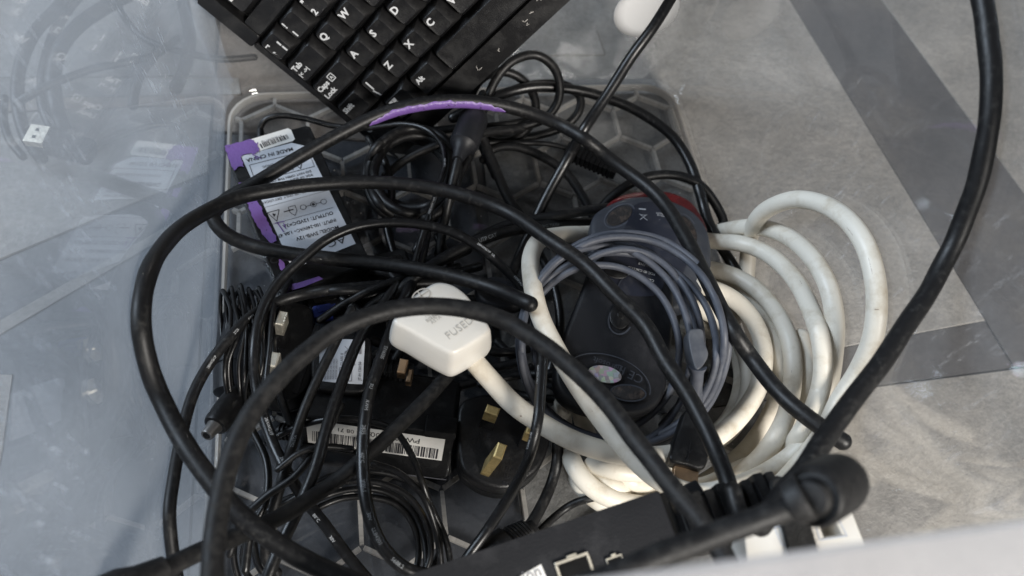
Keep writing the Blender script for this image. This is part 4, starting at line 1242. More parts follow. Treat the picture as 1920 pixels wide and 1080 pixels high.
# pale worn lip and rubber band along the top edge
box('cable_strap', fr, lx * .80, -.0012, -.010, lx * 1.005, ly * .10, .0012, 'black', br, r=.001, b=.0004)
def on_face(frame, px, py):
    o, x, y, nn = frame
    d = ray(px, py); t = np.dot(o - CAM, nn) / np.dot(d, nn); p = CAM + d * t - o
    return float(np.dot(p, x)), float(np.dot(p, y))
def face_poly(name, frame, pts, lift, mat, par):
    fl = Flat(frame, lift); fl.add([on_face(frame, a, b2) for a, b2 in pts], [tuple(range(len(pts)))])
    return fl.make(name, mat, par)
face_poly('barcode_label', fr, [(573, 785), (835, 823), (828, 863), (578, 829)], .0003, 'paper', br)
A_ = on_face(fr, 833, 826); B_ = on_face(fr, 573, 788); C_ = on_face(fr, 828, 862)
def P_(q): return fr[0] + fr[1] * q[0] + fr[2] * q[1]
lf, w3, h3 = fr3(P_(A_), P_(B_), P_(C_)); lf = face_up(lf)
fb = Flat(lf, .0005)
fb.bars(.03 * w3, .44 * h3, .95 * w3, .96 * h3, 9, w3 / 230)
fb.text('PWR282-002', .17 * w3, .20 * h3, .26 * h3, bold=0.0)
fb.text('SN 4 08 71', .52 * w3, .20 * h3, .2 * h3, bold=0.0)
fb.make('barcode', 'ink', br)
fl = Flat(fr, .0002); fl.line(lx * .70, ly * .985, lx * .985, ly * .985, .0008); fl.make('painted_edge_highlight', 'grey_ink', br)  # pale line painted in for the silver highlight along the lower edge
o = slab('lower_lip', px_outline([(566, 832), (600, 838), (640, 846), (690, 858), (700, 866), (660, 872), (600, 866), (560, 852)], .020, 4), rounded(.006, .0018), 'charcoal', br)
# boot and ribbed relief at the left end of the brick
lathe('strain_relief', at(560, 812, .03), at(520, 808, .028), [(0, .004)] + [(t, r) for k in range(5) for t, r in ((.08 + .18 * k, .0042), (.16 + .18 * k, .0042), (.165 + .18 * k, .003), (.255 + .18 * k, .003))] + [(1, .0026)], 'black', br)

# ---- black plug with brass pins
bp_ = thing('mains_plug', 'black three pin mains plug lying face up with brass pins', 'mains plug', at(945, 840, 0))
PZ = .03
pts = [(882, 744), (925, 738), (980, 752), (1024, 775), (1034, 812), (1022, 858), (1000, 888), (955, 915), (915, 912), (880, 893), (862, 868), (857, 800), (862, 760)]
slab('body', px_outline(pts, PZ), [(0, .0022), (.0004, .0010), (.0014, .0002), (.004, 0), (.0085, 0), (.0088, .0003), (.0098, .0003), (.0101, 0), (.018, .0), (.021, .003)], 'black', bp_, auto=35)
frp, _, _ = fr3(at(905, 860, PZ), at(975, 885, PZ), at(925, 800, PZ)); frp = face_up(frp)
def pin(px, py, w, d, L, sleeve, mat='brass', lean=(0, 0), par=bp_, z=PZ, f=None):
    f = f or frp
    c = at(px, py, z)
    o_ = c
    frr = (o_, f[1], f[2], f[3])
    top = f[3] * L + f[1] * lean[0] + f[2] * lean[1]
    pn = [c + f[1] * a + f[2] * b2 for a, b2 in ((-w / 2, -d / 2), (w / 2, -d / 2), (w / 2, d / 2), (-w / 2, d / 2))]
    def prism(name, t0, t1, g, mt, parent, taper=.0006):
        V = []
        ex = [(-1, -1), (1, -1), (1, 1), (-1, 1)]
        for t, s in ((t0, 0), (t1 - (taper / L), 0), (t1, taper)):
            for (a, b2) in ex:
                V.append(c + f[1] * a * (w / 2 + g - s) + f[2] * b2 * (d / 2 + g - s) + top * t)
        Fc = [(0, 3, 2, 1), (8, 9, 10, 11)]
        for k in (0, 4):
            for i in range(4):
                Fc.append((k + i, k + (i + 1) % 4, k + 4 + (i + 1) % 4, k + 4 + i))
        return new_obj(name, V, Fc, M[mt], parent)
    o = prism('pin', sleeve, 1.0, 0, mat, par)
    if sleeve > 0:
        prism('sleeve', 0, sleeve, .0001, 'black', o, .0001)
    return o
pin(912, 797, .0066, .0042, .0195, .5, lean=(.001, .0012))
pin(985, 835, .0066, .0042, .0195, .5, lean=(.001, .0012))
pin(913, 878, .0044, .0076, .020, 0.0, lean=(.0035, .004))
fl = Flat(frp, .0002)
for (x, y, s, h) in ((-.002, .012, 'E', .003), (.012, -.001, 'FUSE', .0022), (.012, -.0045, '13A 250V', .002), (.013, -.008, 'BS1363/A', .002), (.01, .026, 'N', .003)):
    fl.text(s, x, y, h, .1)
fl.ring(-.006, .006, .0028, .0004); fl.line(-.006, .002, -.006, .012, .0003); fl.line(-.008, .004, -.003, .005, .0003)
fl.make('moulded_marks', 'charcoal', bp_)

# ---- left wall adaptor with nickel pins
wa = thing('wall_adaptor', 'black wall plug adaptor with two nickel pins showing', 'wall adaptor', at(530, 670, 0))
WZ = .028
pts = [(476, 590), (500, 572), (550, 566), (583, 578), (589, 620), (587, 670), (580, 715), (560, 742), (530, 752), (495, 748), (476, 720), (470, 650)]
slab('body', px_outline(pts, WZ), [(0, .0016), (.0004, .0005), (.0015, 0), (.013, 0), (.0133, .0005), (.0140, .0005), (.0143, 0), (.024, .003)], 'black', wa, auto=35)
fw, _, _ = fr3(at(525, 690, WZ), at(560, 697, WZ), at(538, 610, WZ)); fw = face_up(fw)
pin(532, 640, .0042, .0078, .0195, .55, 'nickel', lean=(.0, .004), par=wa, z=WZ, f=fw)
pin(519, 716, .0042, .0078, .0195, .55, 'nickel', lean=(.0, .004), par=wa, z=WZ, f=fw)
box('fuse_cover', fw, .010, -.012, -.001, .013, .028, .0006, 'charcoal', wa)

# ---- round adaptor and its barrel plug at the left wall
ra = thing('barrel_plug_lead', 'black round bodied lead ending in a silver tipped barrel plug', 'barrel plug', at(430, 700, 0))
lathe('round_body', at(452, 585, .012), at(440, 745, .012), [(0, .004), (.03, .009), (.10, .0112), (.66, .0118), (.67, .0112), (.69, .0112), (.70, .0118), (.95, .0108), (1, .007)], 'charcoal', ra, seg=28)
lathe('boot', at(458, 725, .026), at(402, 800, .034), [(0, .0040), (.3, .0062), (.55, .0066), (.93, .0062), (.98, .0056), (1, .0042)], 'black', ra, seg=24)
bt = lathe('barrel', at(405, 796, .034), at(387, 817, .037), [(0, .0042), (.05, .0042), (.5, .0032), (.95, .0030), (1.0, .0028), (1.0, .0019), (.5, .0018)], 'dull_metal', ra, seg=20)
lathe('barrel_hole', at(388, 816, .0368), at(387, 817.4, .0371), [(0, .0018), (1, .0016)], 'black', bt, seg=16)

# ---- blue plug
bl = thing('blue_plug', 'small blue cable plug in the dark above the nickel pins', 'plug', at(606, 580, 0))
fr, lx, ly = fr3(at(585, 574, .026), at(620, 568, .026), at(592, 594, .026)); fr = face_up(fr)
box('shell', fr, 0, 0, -.008, lx, ly, 0, 'blue', bl, r=.0008)
box('latch', fr, lx * .25, ly * .2, .0001, lx * 1.25, ly * .7, .0012, 'blue', bl, r=.0005)

# ---- small labelled adaptor
sa = thing('small_adaptor', 'small black adaptor with a grey white rating label beside the plug', 'adaptor', at(645, 680, 0))
SZ = .032
pts = [(592, 628), (640, 622), (684, 628), (696, 645), (693, 690), (689, 722), (676, 736), (630, 734), (592, 728), (582, 700), (584, 650)]
slab('body', px_outline(pts, SZ), rounded(.02, .002), 'black', sa)
fs, w4, h4 = fr3(at(602, 716, SZ), at(680, 720, SZ), at(604, 636, SZ)); fs = face_up(fs)
slab('rating_label', px_outline([(600, 640), (640, 636), (678, 638), (684, 643), (682, 680), (680, 716), (674, 720), (640, 718), (602, 714), (598, 708), (599, 670)], SZ + .0003, 4), [(0, 0), (.0002, 0)], 'label', sa, smooth=False, auto=None)
fs2, w4, h4 = fr3(at(681, 718, SZ + .0006), at(683, 641, SZ + .0006), at(603, 714, SZ + .0006)); fs2 = face_up(fs2)
fl = Flat(fs2, 0)
fl.rect(.70 * w4, .06 * h4, .93 * w4, .12 * h4)
fl.poly([(.05 * w4, .28 * h4), (.38 * w4, .28 * h4), (.38 * w4, .58 * h4), (.05 * w4, .58 * h4)], .0003)
fl.poly([(.10 * w4, .35 * h4), (.30 * w4, .35 * h4), (.20 * w4, .52 * h4)], .0004)
for k in range(4):
    fl.text(['DC 12V 1.5A', 'AC 100-240V', 'ADAPTER', 'CLASS II'][k], .42 * w4, (.24 + .1 * k) * h4, .07 * h4)
fl.text('JT-H 120150', .06 * w4, .09 * h4, .07 * h4)
fl.line(.72 * w4, .30 * h4, .90 * w4, .48 * h4, .0003); fl.line(.72 * w4, .48 * h4, .90 * w4, .30 * h4, .0003); fl.line(.68 * w4, .22 * h4, .94 * w4, .22 * h4, .0003)
for k in range(5): fl.text('INDOOR USE ONLY', .10 * w4, (.66 + .065 * k) * h4, .045 * h4)
fl.make('label_print', 'grey_ink', sa)
# ribbed part and brown contacts right of it
sc = thing('ribbed_connector', 'black ribbed connector with two dull metal contacts left of the white plug', 'connector', at(745, 700, 0))
lathe('ribbed_body', at(700, 694, .02), at(775, 700, .02), [(0, .004)] + [(t, r) for k in range(7) for t, r in ((.02 + .13 * k, .0065), (.09 + .13 * k, .0065), (.095 + .13 * k, .0054), (.145 + .13 * k, .0054))] + [(1, .005)], 'black', sc)
fz, _, _ = fr3(at(748, 708, .034), at(770, 712, .034), at(755, 682, .034)); fz = face_up(fz)
pin(755, 697, .0042, .0078, .008, 0, 'copper', par=sc, z=.03, f=fz)
pin(768, 712, .0026, .0070, .006, 0, 'copper', par=sc, z=.03, f=fz)

# ---- the white fused plug
PT = .088
tri = [(740, 600, PT), (920, 612, PT), (835, 525, PT + .001)]
pts = [(737, 602), (751, 582), (768, 560), (795, 540), (818, 528), (845, 531), (868, 545), (884, 562), (902, 588), (916, 607), (919, 619), (908, 630), (880, 648), (858, 660), (846, 662), (832, 656), (800, 638), (765, 618)]
top = px_outline(pts, PT, 4)
slab('plug_body', top, [(0, .0018), (.0003, .0009), (.0010, .0002), (.0024, -.0003), (.007, -.0010), (.0125, -.0017), (.018, -.0020), (.0225, -.0014), (.0255, .0002), (.0272, .0026), (.028, .006)], 'white', wplug, auto=50)
bz, _, _ = fr3(at(838, 634, PT), at(880, 604, PT), at(815, 600, PT)); bz = face_up(bz)
def on_face0(frame, px, py):
    d = ray(px, py); t = np.dot(frame[0] - CAM, frame[3]) / np.dot(d, frame[3]); p = CAM + d * t - frame[0]
    return float(np.dot(p, frame[1])), float(np.dot(p, frame[2]))
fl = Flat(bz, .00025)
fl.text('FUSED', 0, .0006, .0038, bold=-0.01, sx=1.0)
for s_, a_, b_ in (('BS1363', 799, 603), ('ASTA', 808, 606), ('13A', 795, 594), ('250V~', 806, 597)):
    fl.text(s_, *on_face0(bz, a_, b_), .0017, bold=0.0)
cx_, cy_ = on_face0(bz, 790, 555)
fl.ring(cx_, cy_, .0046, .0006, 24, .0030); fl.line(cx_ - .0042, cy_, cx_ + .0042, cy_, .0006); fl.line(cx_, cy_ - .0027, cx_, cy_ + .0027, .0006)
mm = plastic('moulded_lettering_painted_shade', (0.40, 0.385, 0.355), 0.25, None, bump=0)
M['lettering_shade'] = mm
# flat lettering: darker colour stands in for the shading of moulded letters
o = fl.make('shaded_lettering', 'lettering_shade', wplug)
lathe('cord_collar', at(868, 650, .066), at(880, 666, .066), [(0, .0062), (1, .0058)], 'white', wplug)

# ---- charcoal mouse, underside up
MZ = .052
tri = [(1060, 700, MZ), (1250, 720, MZ), (1190, 460, MZ + .006)]
pts = [(1096, 530), (1110, 495), (1140, 472), (1190, 464), (1235, 476), (1256, 508), (1264, 560), (1262, 630), (1256, 690), (1248, 735), (1228, 765), (1190, 778), (1140, 776), (1090, 764), (1054, 742), (1040, 712), (1044, 670), (1060, 620), (1080, 570)]
slab('body', px_outline(pts, MZ, 5, tri), [(0, .0030), (.0004, .0016), (.0016, .0004), (.0040, 0), (.0085, 0), (.0090, .0008), (.0100, .0006), (.018, .002), (.024, .007), (.028, .014)], 'charcoal', grey, auto=45)
mf, _, _ = fr3(at(1140, 775, MZ), at(1190, 779, MZ), at(1178, 480, MZ + .006)); mf = face_up(mf)
def on3(frame, pts): return [on_face(frame, a, b2) for a, b2 in pts]
def ring_on(frame, cx, cy, rx, ry, rot, w, lift, mat, par, a0=0, a1=360, n=30, name='ring'):
    fl = Flat(frame, lift); q = []
    for k in range(n + 1):
        a = math.radians(a0 + (a1 - a0) * k / n); x, y = rx * math.cos(a), ry * math.sin(a)
        q.append(on_face(frame, cx + x * math.cos(rot) - y * math.sin(rot), cy + x * math.sin(rot) + y * math.cos(rot)))
    for k in range(n): fl.line(*q[k], *q[k + 1], w)
    return fl.make(name, mat, par)
def oval(name, frame, cx, cy, rx, ry, rot, t, mat, par, ins=.0004):
    q = []
    for k in range(28):
        a = 2 * math.pi * k / 28; x, y = rx * math.cos(a), ry * math.sin(a)
        u, v = on_face(frame, cx + x * math.cos(rot) - y * math.sin(rot), cy + x * math.sin(rot) + y * math.cos(rot))
        q.append(frame[0] + frame[1] * u + frame[2] * v + frame[3] * t)
    return slab(name, q, [(0, ins), (t * .6, 0), (t + .0002, 0)], mat, par, axis=frame[3])
ring_on(mf, 1140, 715, 82, 48, .32, .0006, .0002, 'mouse_blue', grey, 175, 360, name='moulded_line')
ring_on(mf, 1163, 600, 22, 27, .2, .0008, .0002, 'mouse_blue', grey, 20, 200, name='moulded_line')
ring_on(mf, 1180, 555, 25, 42, .15, .0005, .0002, 'mouse_blue', grey, 180, 330, name='moulded_line')
oval('sensor_recess', mf, 1164, 592, 20, 25, .2, .0004, 'black', grey)
oval('sensor_window', mf, 1165, 590, 8, 9, .2, .0007, 'black_gloss', grey)
oval('hologram_sticker', mf, 1134, 702, 32, 15.5, .22, .0005, 'holo', grey, .0001)
ring_on(mf, 1178, 737, 33, 15, .1, .0008, .0003, 'mouse_blue', grey, name='foot_surround')
oval('foot', mf, 1178, 737, 31, 13.5, .1, .0005, 'foot', grey)
oval('foot', mf, 1155, 512, 22, 10, .2, .0005, 'black', grey)
t0 = on_face(mf, 1172, 697); t1 = on_face(mf, 1100, 669)
ang = math.atan2(t1[1] - t0[1], t1[0] - t0[0])
fl = Flat(mf, .0003)
fl.text('Microsoft', t0[0], t0[1], .0032, ang, bold=0.0)
p2 = on_face(mf, 1205, 715); fl.text('CE ID', p2[0], p2[1], .0048, ang - .1, bold=0.0)
fl.make('moulded_text', 'mouse_blue', grey)
o = slab('label', px_outline([(1140, 470), (1190, 458), (1230, 474), (1245, 510), (1238, 548), (1200, 556), (1150, 545), (1130, 510)], 0, 4, tri), [(-.0003, 0), (.0002, 0)], 'mouse_label', grey, smooth=False, auto=None)
fl = Flat(mf, .0005)
for k, s in enumerate(['Made in China', 'Model 1113', 'FCC ID C3K1113', 'Canada ICES-003']):
    q0 = on_face(mf, 1232 - k * 2, 492 + k * 12); fl.text(s, q0[0], q0[1], .0015, ang + .1, bold=0.0)
fl.make('print', 'print', grey)
# ferrite block and flared plug of the grey lead
fr, lx, ly = fr3(at(1290, 622, .07), at(1322, 615, .07), at(1300, 676, .07)); fr = face_up(fr)
slab('ferrite_block', px_outline([(1291, 620), (1304, 615), (1318, 618), (1322, 640), (1329, 662), (1322, 680), (1308, 694), (1299, 676), (1292, 645)], .072, 4), rounded(.009, .0012), 'grey_block', grey)
lathe('plug_tail', at(1308, 688, .070), at(1304, 752, .058), [(0, .0045), (.15, .0032), (1, .0026)], 'grey_cable', grey)
ub = slab('usb_plug', px_outline([(1288, 766), (1305, 757), (1318, 762), (1324, 790), (1330, 845), (1320, 878), (1288, 872), (1257, 862), (1262, 835), (1276, 795)], .058, 5), [(0, .0012), (.0005, .0004), (.0016, 0), (.008, 0), (.0095, .001)], 'black', grey)
fr, lx, ly = fr3(at(1266, 862, .054), at(1312, 872, .054), at(1262, 898, .054)); fr = face_up(fr)
box('usb_shell', fr, 0, -.002, -.0045, lx * .98, ly, 0, 'copper', grey, r=.0004, b=.0003)
uf, _, _ = fr3(at(1285, 862, .0582), at(1305, 866, .0582), at(1290, 835, .0582)); uf = face_up(uf)
fl = Flat(uf, .0002); fl.line(.001, 0, .0022, .0095, .0004); fl.disc(.001, 0, .0008); fl.line(.0012, .003, .0032, .0055, .0004); fl.line(.0015, .0045, -.0004, .006, .0004); fl.make('trident_mark', 'charcoal', grey)

# ---- red edged mouse
rm = thing('corded_mouse', 'blue grey mouse with a shiny red edge lying upside down', 'mouse', at(1220, 440, 0))
RZ = .042
tri = [(1110, 440, RZ), (1330, 450, RZ), (1215, 368, RZ - .002)]
pts = [(1108, 440), (1112, 405), (1136, 385), (1175, 369), (1215, 366), (1258, 374), (1298, 393), (1324, 422), (1334, 460), (1334, 500), (1320, 540), (1290, 570), (1220, 585), (1150, 570), (1118, 520), (1108, 480)]
slab('body', px_outline(pts, RZ, 5, tri), [(0, .0030), (.0005, .0012), (.0016, .0002), (.0040, 0), (.010, .0), (.020, .006)], 'mouse_blue', rm, auto=45)
pts2 = [(1134, 394), (1146, 378), (1174, 366), (1212, 360), (1255, 363), (1293, 380), (1314, 406), (1325, 432), (1316, 432), (1286, 404), (1250, 388), (1215, 380), (1177, 383), (1148, 394)]
tri2 = [(a, b2, c - .005) for a, b2, c in tri]
slab('red_shell', px_outline(pts2, 0, 5, tri2), [(-.0028, .0028), (-.002, .0012), (-.0004, .0), (.004, -.001), (.010, .0)], 'red', rm, auto=None)
rf, _, _ = fr3(at(1215, 470, RZ), at(1300, 478, RZ), at(1222, 380, RZ - .0016)); rf = face_up(rf)
o = slab('label', px_outline([(1190, 385), (1225, 379), (1255, 390), (1275, 425), (1290, 470), (1275, 520), (1220, 530), (1160, 510), (1150, 470), (1175, 420)], 0, 4, tri), [(-.0003, 0), (.0002, 0)], 'mouse_label', rm, smooth=False, auto=None)
ring_on(rf, 1161, 405, 31, 18, -.55, .0008, .0003, 'grey_cable', rm, name='foot_surround')
oval('foot', rf, 1161, 405, 27, 15, -.55, .0006, 'foot', rm)
ring_on(rf, 1290, 432, 33, 16, 1.1, .0006, .0003, 'grey_cable', rm, name='foot_surround')
oval('foot', rf, 1290, 432, 29, 13, 1.1, .0006, 'foot', rm)
def rfxy(a, b2): return on_face(rf, a, b2)
fl = Flat(rf, .0005)
x, y = rfxy(1206, 408); s_ = .0022
fl.line(x - s_, y - s_, x + s_, y + s_, .0004); fl.line(x - s_, y + s_, x + s_, y - s_, .0004); fl.line(x - s_ * .8, y + s_ * .7, x + s_ * .8, y + s_ * .7, .0004)
a, b2 = rfxy(1204, 393); fl.rect(a - .0021, b2 - .0005, a + .0021, b2 + .0005)
x, y = rfxy(1238, 418); fl.ring(x, y, .0020, .0004); fl.text('UL', x, y, .0017, -.1, center=True)
x, y = rfxy(1246, 445); fl.ring(x, y, .0024, .0006); fl.text('10', x, y, .0018, -.1, center=True)
x, y = rfxy(1181, 432); fl.ring(x, y, .0020, .0003); 
x, y = rfxy(1213, 442); fl.ring(x, y, .0038, .0004, 20, .0017); fl.text('C', x, y, .0014, center=True)
for k, (px, py, s) in enumerate([(1230, 400, 'LISTED'), (1232, 404, 'E116234'), (1205, 428, '5 V 100 mA'), (1185, 425, 'N231')]):
    x, y = rfxy(px, py); fl.text(s, x, y, .0011, -.08)
for k, s in enumerate(['Wheel Mouse Optical', 'Assembled in PRC', 'P/N X802382']):
    x, y = rfxy(1192, 456 + 9 * k); fl.text(s, x, y, .0015, -.16)
fl.make('print', 'print_grey', rm)

# ---- rough boot under the end of the purple marked cable
rb = thing('moulded_connector', 'rough moulded black connector under the looped cable end above the white plug', 'connector', at(935, 545, 0))
slab('body', px_outline([(893, 530), (930, 515), (975, 530), (990, 560), (970, 575), (930, 575), (900, 560)], .038, 4), rounded(.010, .003), 'charcoal', rb)
fr, _, _ = fr3(at(915, 545, .0385), at(960, 555, .0385), at(920, 525, .0385)); fr = face_up(fr)
fl = Flat(fr, .0002); fl.ring(.008, .0, .0022, .0004); fl.ring(.003, -.001, .0016, .0004); fl.make('moulded_marks', 'mouse_blue', rb)

# ---- ribbed boot beneath the purple marked cable at upper right
rb = thing('ribbed_boot_lead', 'slim black lead ending in a wide ribbed boot under the long cable', 'connector', at(1110, 290, .02))
A, B = at(1062, 277, .022), at(1158, 318, .022)
ax = (B - A) / np.linalg.norm(B - A)
fr, lx, ly = fr3(A, B, at(1050, 300, .022)); fr = face_up(fr)
box('boot', fr, 0, -.0045, -.0050, lx, .0050, .0020, 'black', rb, r=.001)
for k in range(9):
    x = lx * (.18 + .085 * k)
    box('boot_rib', fr, x, -.0058, -.0048, x + lx * .045, .0063, .0032, 'black', rb, r=.0003, b=.0003)
cable('lead', 'cable', 10, [(905, 268, .02), (980, 268, .022), (1030, 270, .022), (1070, 280, .022)], parent=rb)

# ---- black hub along the lower edge
HZ = .105
hub = thing('usb_hub', 'black bar shaped hub with metal edged ports along the lower edge', 'hub', at(1000, 1040, HZ - .03))
hf, hlx, hly = fr3(at(1236, 919, HZ), at(878, 1040, HZ), at(1262, 1000, HZ - .002))
hf = face_up(hf)
HX = hlx * 2.0
box('case', hf, 0, 0, -.016, HX, .0245, 0, 'charcoal', hub, r=.0015, b=.0007)
def hxy(a, b2): return on_face(hf, a, b2)
def port(cx, cy, w, h, t, par=hub, nm='usb_port'):
    x, y = hxy(cx, cy)
    for i, (x0, y0, x1, y1) in enumerate(((x - w / 2, y - h / 2, x + w / 2, y - h / 2 + t), (x - w / 2, y + h / 2 - t, x + w / 2, y + h / 2), (x - w / 2, y - h / 2 + t, x - w / 2 + t, y + h / 2 - t), (x + w / 2 - t, y - h / 2 + t, x + w / 2, y + h / 2 - t))):
        if i == 0:
            o = box(nm, hf, x0, y0, -.001, x1, y1, .0012, 'nickel', par, r=.0003, b=.0003)
        else:
            box('port_edge', hf, x0, y0, -.001, x1, y1, .0012, 'nickel', o, r=.0003, b=.0003)
    box('port_tongue', hf, x - w / 2 + t, y - h / 2 + t, -.001, x + w / 2 - t, y + h / 2 - t, .0003, 'black_gloss', o, r=.0001, b=.0001)
    box('port_tab', hf, x - w * .18, y - h / 2 - .0009, -.001, x + w * .12, y - h / 2 - .0001, .0011, 'nickel', o, r=.0002, b=.0002)
port(1078, 1071, .0135, .0100, .0010)
port(1152, 1052, .0066, .0034, .0006, nm='small_port')
q = [hxy(955, 1092), hxy(1014, 1058), hxy(1026, 1086), hxy(1000, 1115), hxy(965, 1125)]
fl = Flat(hf, .0003); fl.add(q[:3] + q[3:], [(0, 1, 2, 3, 4)]); fl.make('label', 'paper', hub)
x, y = hxy(981, 1082); x2, y2 = hxy(1010, 1070)
fl = Flat(hf, .0005); fl.text('sion', *hxy(968, 1086), .0042, math.atan2(y2 - y, x2 - x), bold=0.0); fl.make('label_print', 'grey_ink', hub)
# end cap, recess and the metal clip
box('end_cap', hf, -.0030, .0012, -.0150, -.0001, .0235, -.0012, 'black_gloss', hub)
clip = slab('clip', px_outline([(1262, 925), (1300, 900), (1312, 905), (1330, 940), (1318, 975), (1290, 985), (1272, 960)], HZ - .006, 3), rounded(.012, .0015), 'charcoal', hub)
slab('connector_body', px_outline([(1258, 935), (1290, 928), (1330, 945), (1370, 960), (1385, 1010), (1340, 1030), (1290, 1025), (1268, 990)], HZ - .008, 3), rounded(.014, .001), 'black', hub)
# ribbed relief
rel = thing('ribbed_strain_relief', 'stubby black strain relief with deep ribs between the hub and the ball plug', 'strain relief', at(1400, 930, HZ - .02))
A, B = at(1278, 968, HZ + .002), at(1475, 915, HZ + .002)
fr, lx, ly = fr3(A, B, at(1270, 930, HZ + .002)); fr = face_up(fr)
box('core', fr, 0, -.012, -.010, lx, .0055, 0, 'black', rel, r=.002)
for k in range(8):
    x = lx * (.02 + .118 * k)
    w_ = lx * (.08 if k % 3 else .095)
    box('rib', fr, x, -.014, -.0105, x + w_, .0082 - .0006 * (k % 3), .0016, 'black', rel, r=.0008, b=.0006)
cable('leg_cable', 'cable', 38, [(1372, 920, .11), (1385, 965, .11), (1396, 1010, .108), (1400, 1060, .106)], parent=rel)

# ---- ball ended cable near the camera
bc = thing('ball_ended_cable', 'blurred dull black cable close to the camera ending in a round ball plug', 'cable', at(1400, 970, .17))
BZ = .17
cable('sheath', 'cable_dull', 50, [(900, 1176, BZ), (1000, 1138, BZ), (1060, 1114, BZ), (1131, 1086, BZ), (1220, 1048, BZ), (1350, 998, BZ), (1420, 974, BZ + .002), (1480, 952, BZ + .004), (1530, 932, BZ + .006)], parent=bc, rigid=True)
A, B = at(1522, 933, .178), at(1580, 900, .163)
dr = 60 * view_depth(A) / F
lathe('ball_plug', A, B, [(-.06, .34 * dr), (-.05, .5 * dr), (.0, .60 * dr), (.04, .64 * dr), (.05, .80 * dr), (.0, .86 * dr), (.03, .95 * dr), (.12, 1.0 * dr), (.75, 1.02 * dr), (.92, .95 * dr), (1.0, .8 * dr), (1.02, .3 * dr)], 'cable_dull', bc, seg=32)
lathe('collar', at(1478, 945, .174), at(1512, 930, .177), [(0, .0052), (.1, .0062), (.8, .0070), (1, .0066)], 'cable_dull', bc, seg=24)
# boot at the lower left corner
lc = thing('moulded_plug', 'black moulded plug end poking in at the lower left corner', 'plug', at(270, 1070, .05))
lathe('body', at(185, 1132, .104), at(312, 1066, .096), [(0, .0075), (.1, .0084), (.35, .0082), (.6, .0062), (1, .0048)], 'cable_dull', lc)
# dark boot left of the hub
db = thing('moulded_plug', 'black plug with a finely ribbed neck just above the hub', 'plug', at(950, 1030, .03))
lathe('body', at(1002, 985, .034), at(895, 1078, .034), [(0, .0032), (.08, .0044)] + [(t, r) for k in range(6) for t, r in ((.10 + .045 * k, .0060 + .0005 * k), (.125 + .045 * k, .0060 + .0005 * k), (.127 + .045 * k, .0050 + .0005 * k), (.143 + .045 * k, .0050 + .0005 * k))] + [(.42, .0100), (.6, .0106), (.9, .0100), (1, .006)], 'black', db, seg=24)

# ---- white plug top with square hole and velcro strap
WZ2 = .118
wb = thing('white_socket_block', 'white plastic block with a square hole beside the near rim', 'socket block', at(1510, 1010, WZ2 - .03))
wf, wlx, wly = fr3(at(1396, 1010, WZ2), at(1590, 950, WZ2), at(1410, 1085, WZ2))
wf = face_up(wf)
out = px_outline([(1396, 1010)], WZ2, 1) if False else np.array([at(x, y, WZ2) for x, y in ((1392, 975), (1480, 948), (1586, 936), (1592, 944), (1623, 1022), (1618, 1030), (1500, 1046), (1410, 1062), (1400, 1050))])
# top face with a real square hole
import bmesh
hx = [at(x, y, WZ2) for x, y in ((1536, 980), (1566, 976), (1578, 1001), (1545, 1006))]
V = list(out) + list(hx) + [p - np.array([0, 0, .010]) for p in hx]
n_ = len(out)
cen = np.mean(hx, axis=0)
bm = bmesh.new()
vs = [bm.verts.new(Vector(p)) for p in V]
eds = []
for i in range(n_): eds.append(bm.edges.new((vs[i], vs[(i + 1) % n_])))
for i in range(4): eds.append(bm.edges.new((vs[n_ + i], vs[n_ + (i + 1) % 4])))
bmesh.ops.triangle_fill(bm, use_beauty=True, use_dissolve=False, edges=eds)
for i in range(4): bm.faces.new((vs[n_ + i], vs[n_ + (i + 1) % 4], vs[n_ + 4 + (i + 1) % 4], vs[n_ + 4 + i]))
bm.faces.new([vs[n_ + 4 + i] for i in range(4)])
low = [bm.verts.new(Vector(p - np.array([0, 0, .022]))) for p in out]
for i in range(n_): bm.faces.new((vs[i], vs[(i + 1) % n_], low[(i + 1) % n_], low[i]))
bmesh.ops.recalc_face_normals(bm, faces=bm.faces)
bm.verts.index_update()
V = [tuple(v.co) for v in bm.verts]; Fc = [tuple(v.index for v in f.verts) for f in bm.faces]
bm.free()
o = new_obj('body', V, Fc, M['white'], wb)
mb = o.modifiers.new('bevel', 'BEVEL'); mb.width = .0007; mb.segments = 2; mb.limit_method = 'ANGLE'; mb.angle_limit = math.radians(40)
fl = Flat((at(1400, 1010, WZ2), wf[1], wf[2], np.array([0, 0, 1.])), .0002)
sq = [on_face((at(1400, 1010, WZ2), wf[1], wf[2], np.array([0, 0, 1.])), a, b2) for a, b2 in ((1526, 975), (1570, 969), (1588, 1005), (1537, 1013))]
fl.poly(sq, .0005); 
sq = [on_face((at(1400, 1010, WZ2), wf[1], wf[2], np.array([0, 0, 1.])), a, b2) for a, b2 in ((1452, 990), (1470, 985), (1490, 1020), (1466, 1022))]
fl.poly(sq, .0005); fl.make('moulded_outline', 'label', wb)
vs_ = thing('velcro_strap', 'fuzzy black velcro strap wrapped over the white block', 'strap', at(1490, 1000, WZ2))
st = [(1448, 900), (1478, 893), (1500, 905), (1512, 945), (1522, 985), (1534, 1030), (1538, 1065), (1494, 1075), (1480, 1030), (1468, 985), (1455, 940)]
slab('strap', np.array([at(x, y, WZ2 + .0022) for x, y in closed_smooth(st, 5)]), [(0, .0006), (.0006, 0), (.0020, 0)], 'fluff', vs_)
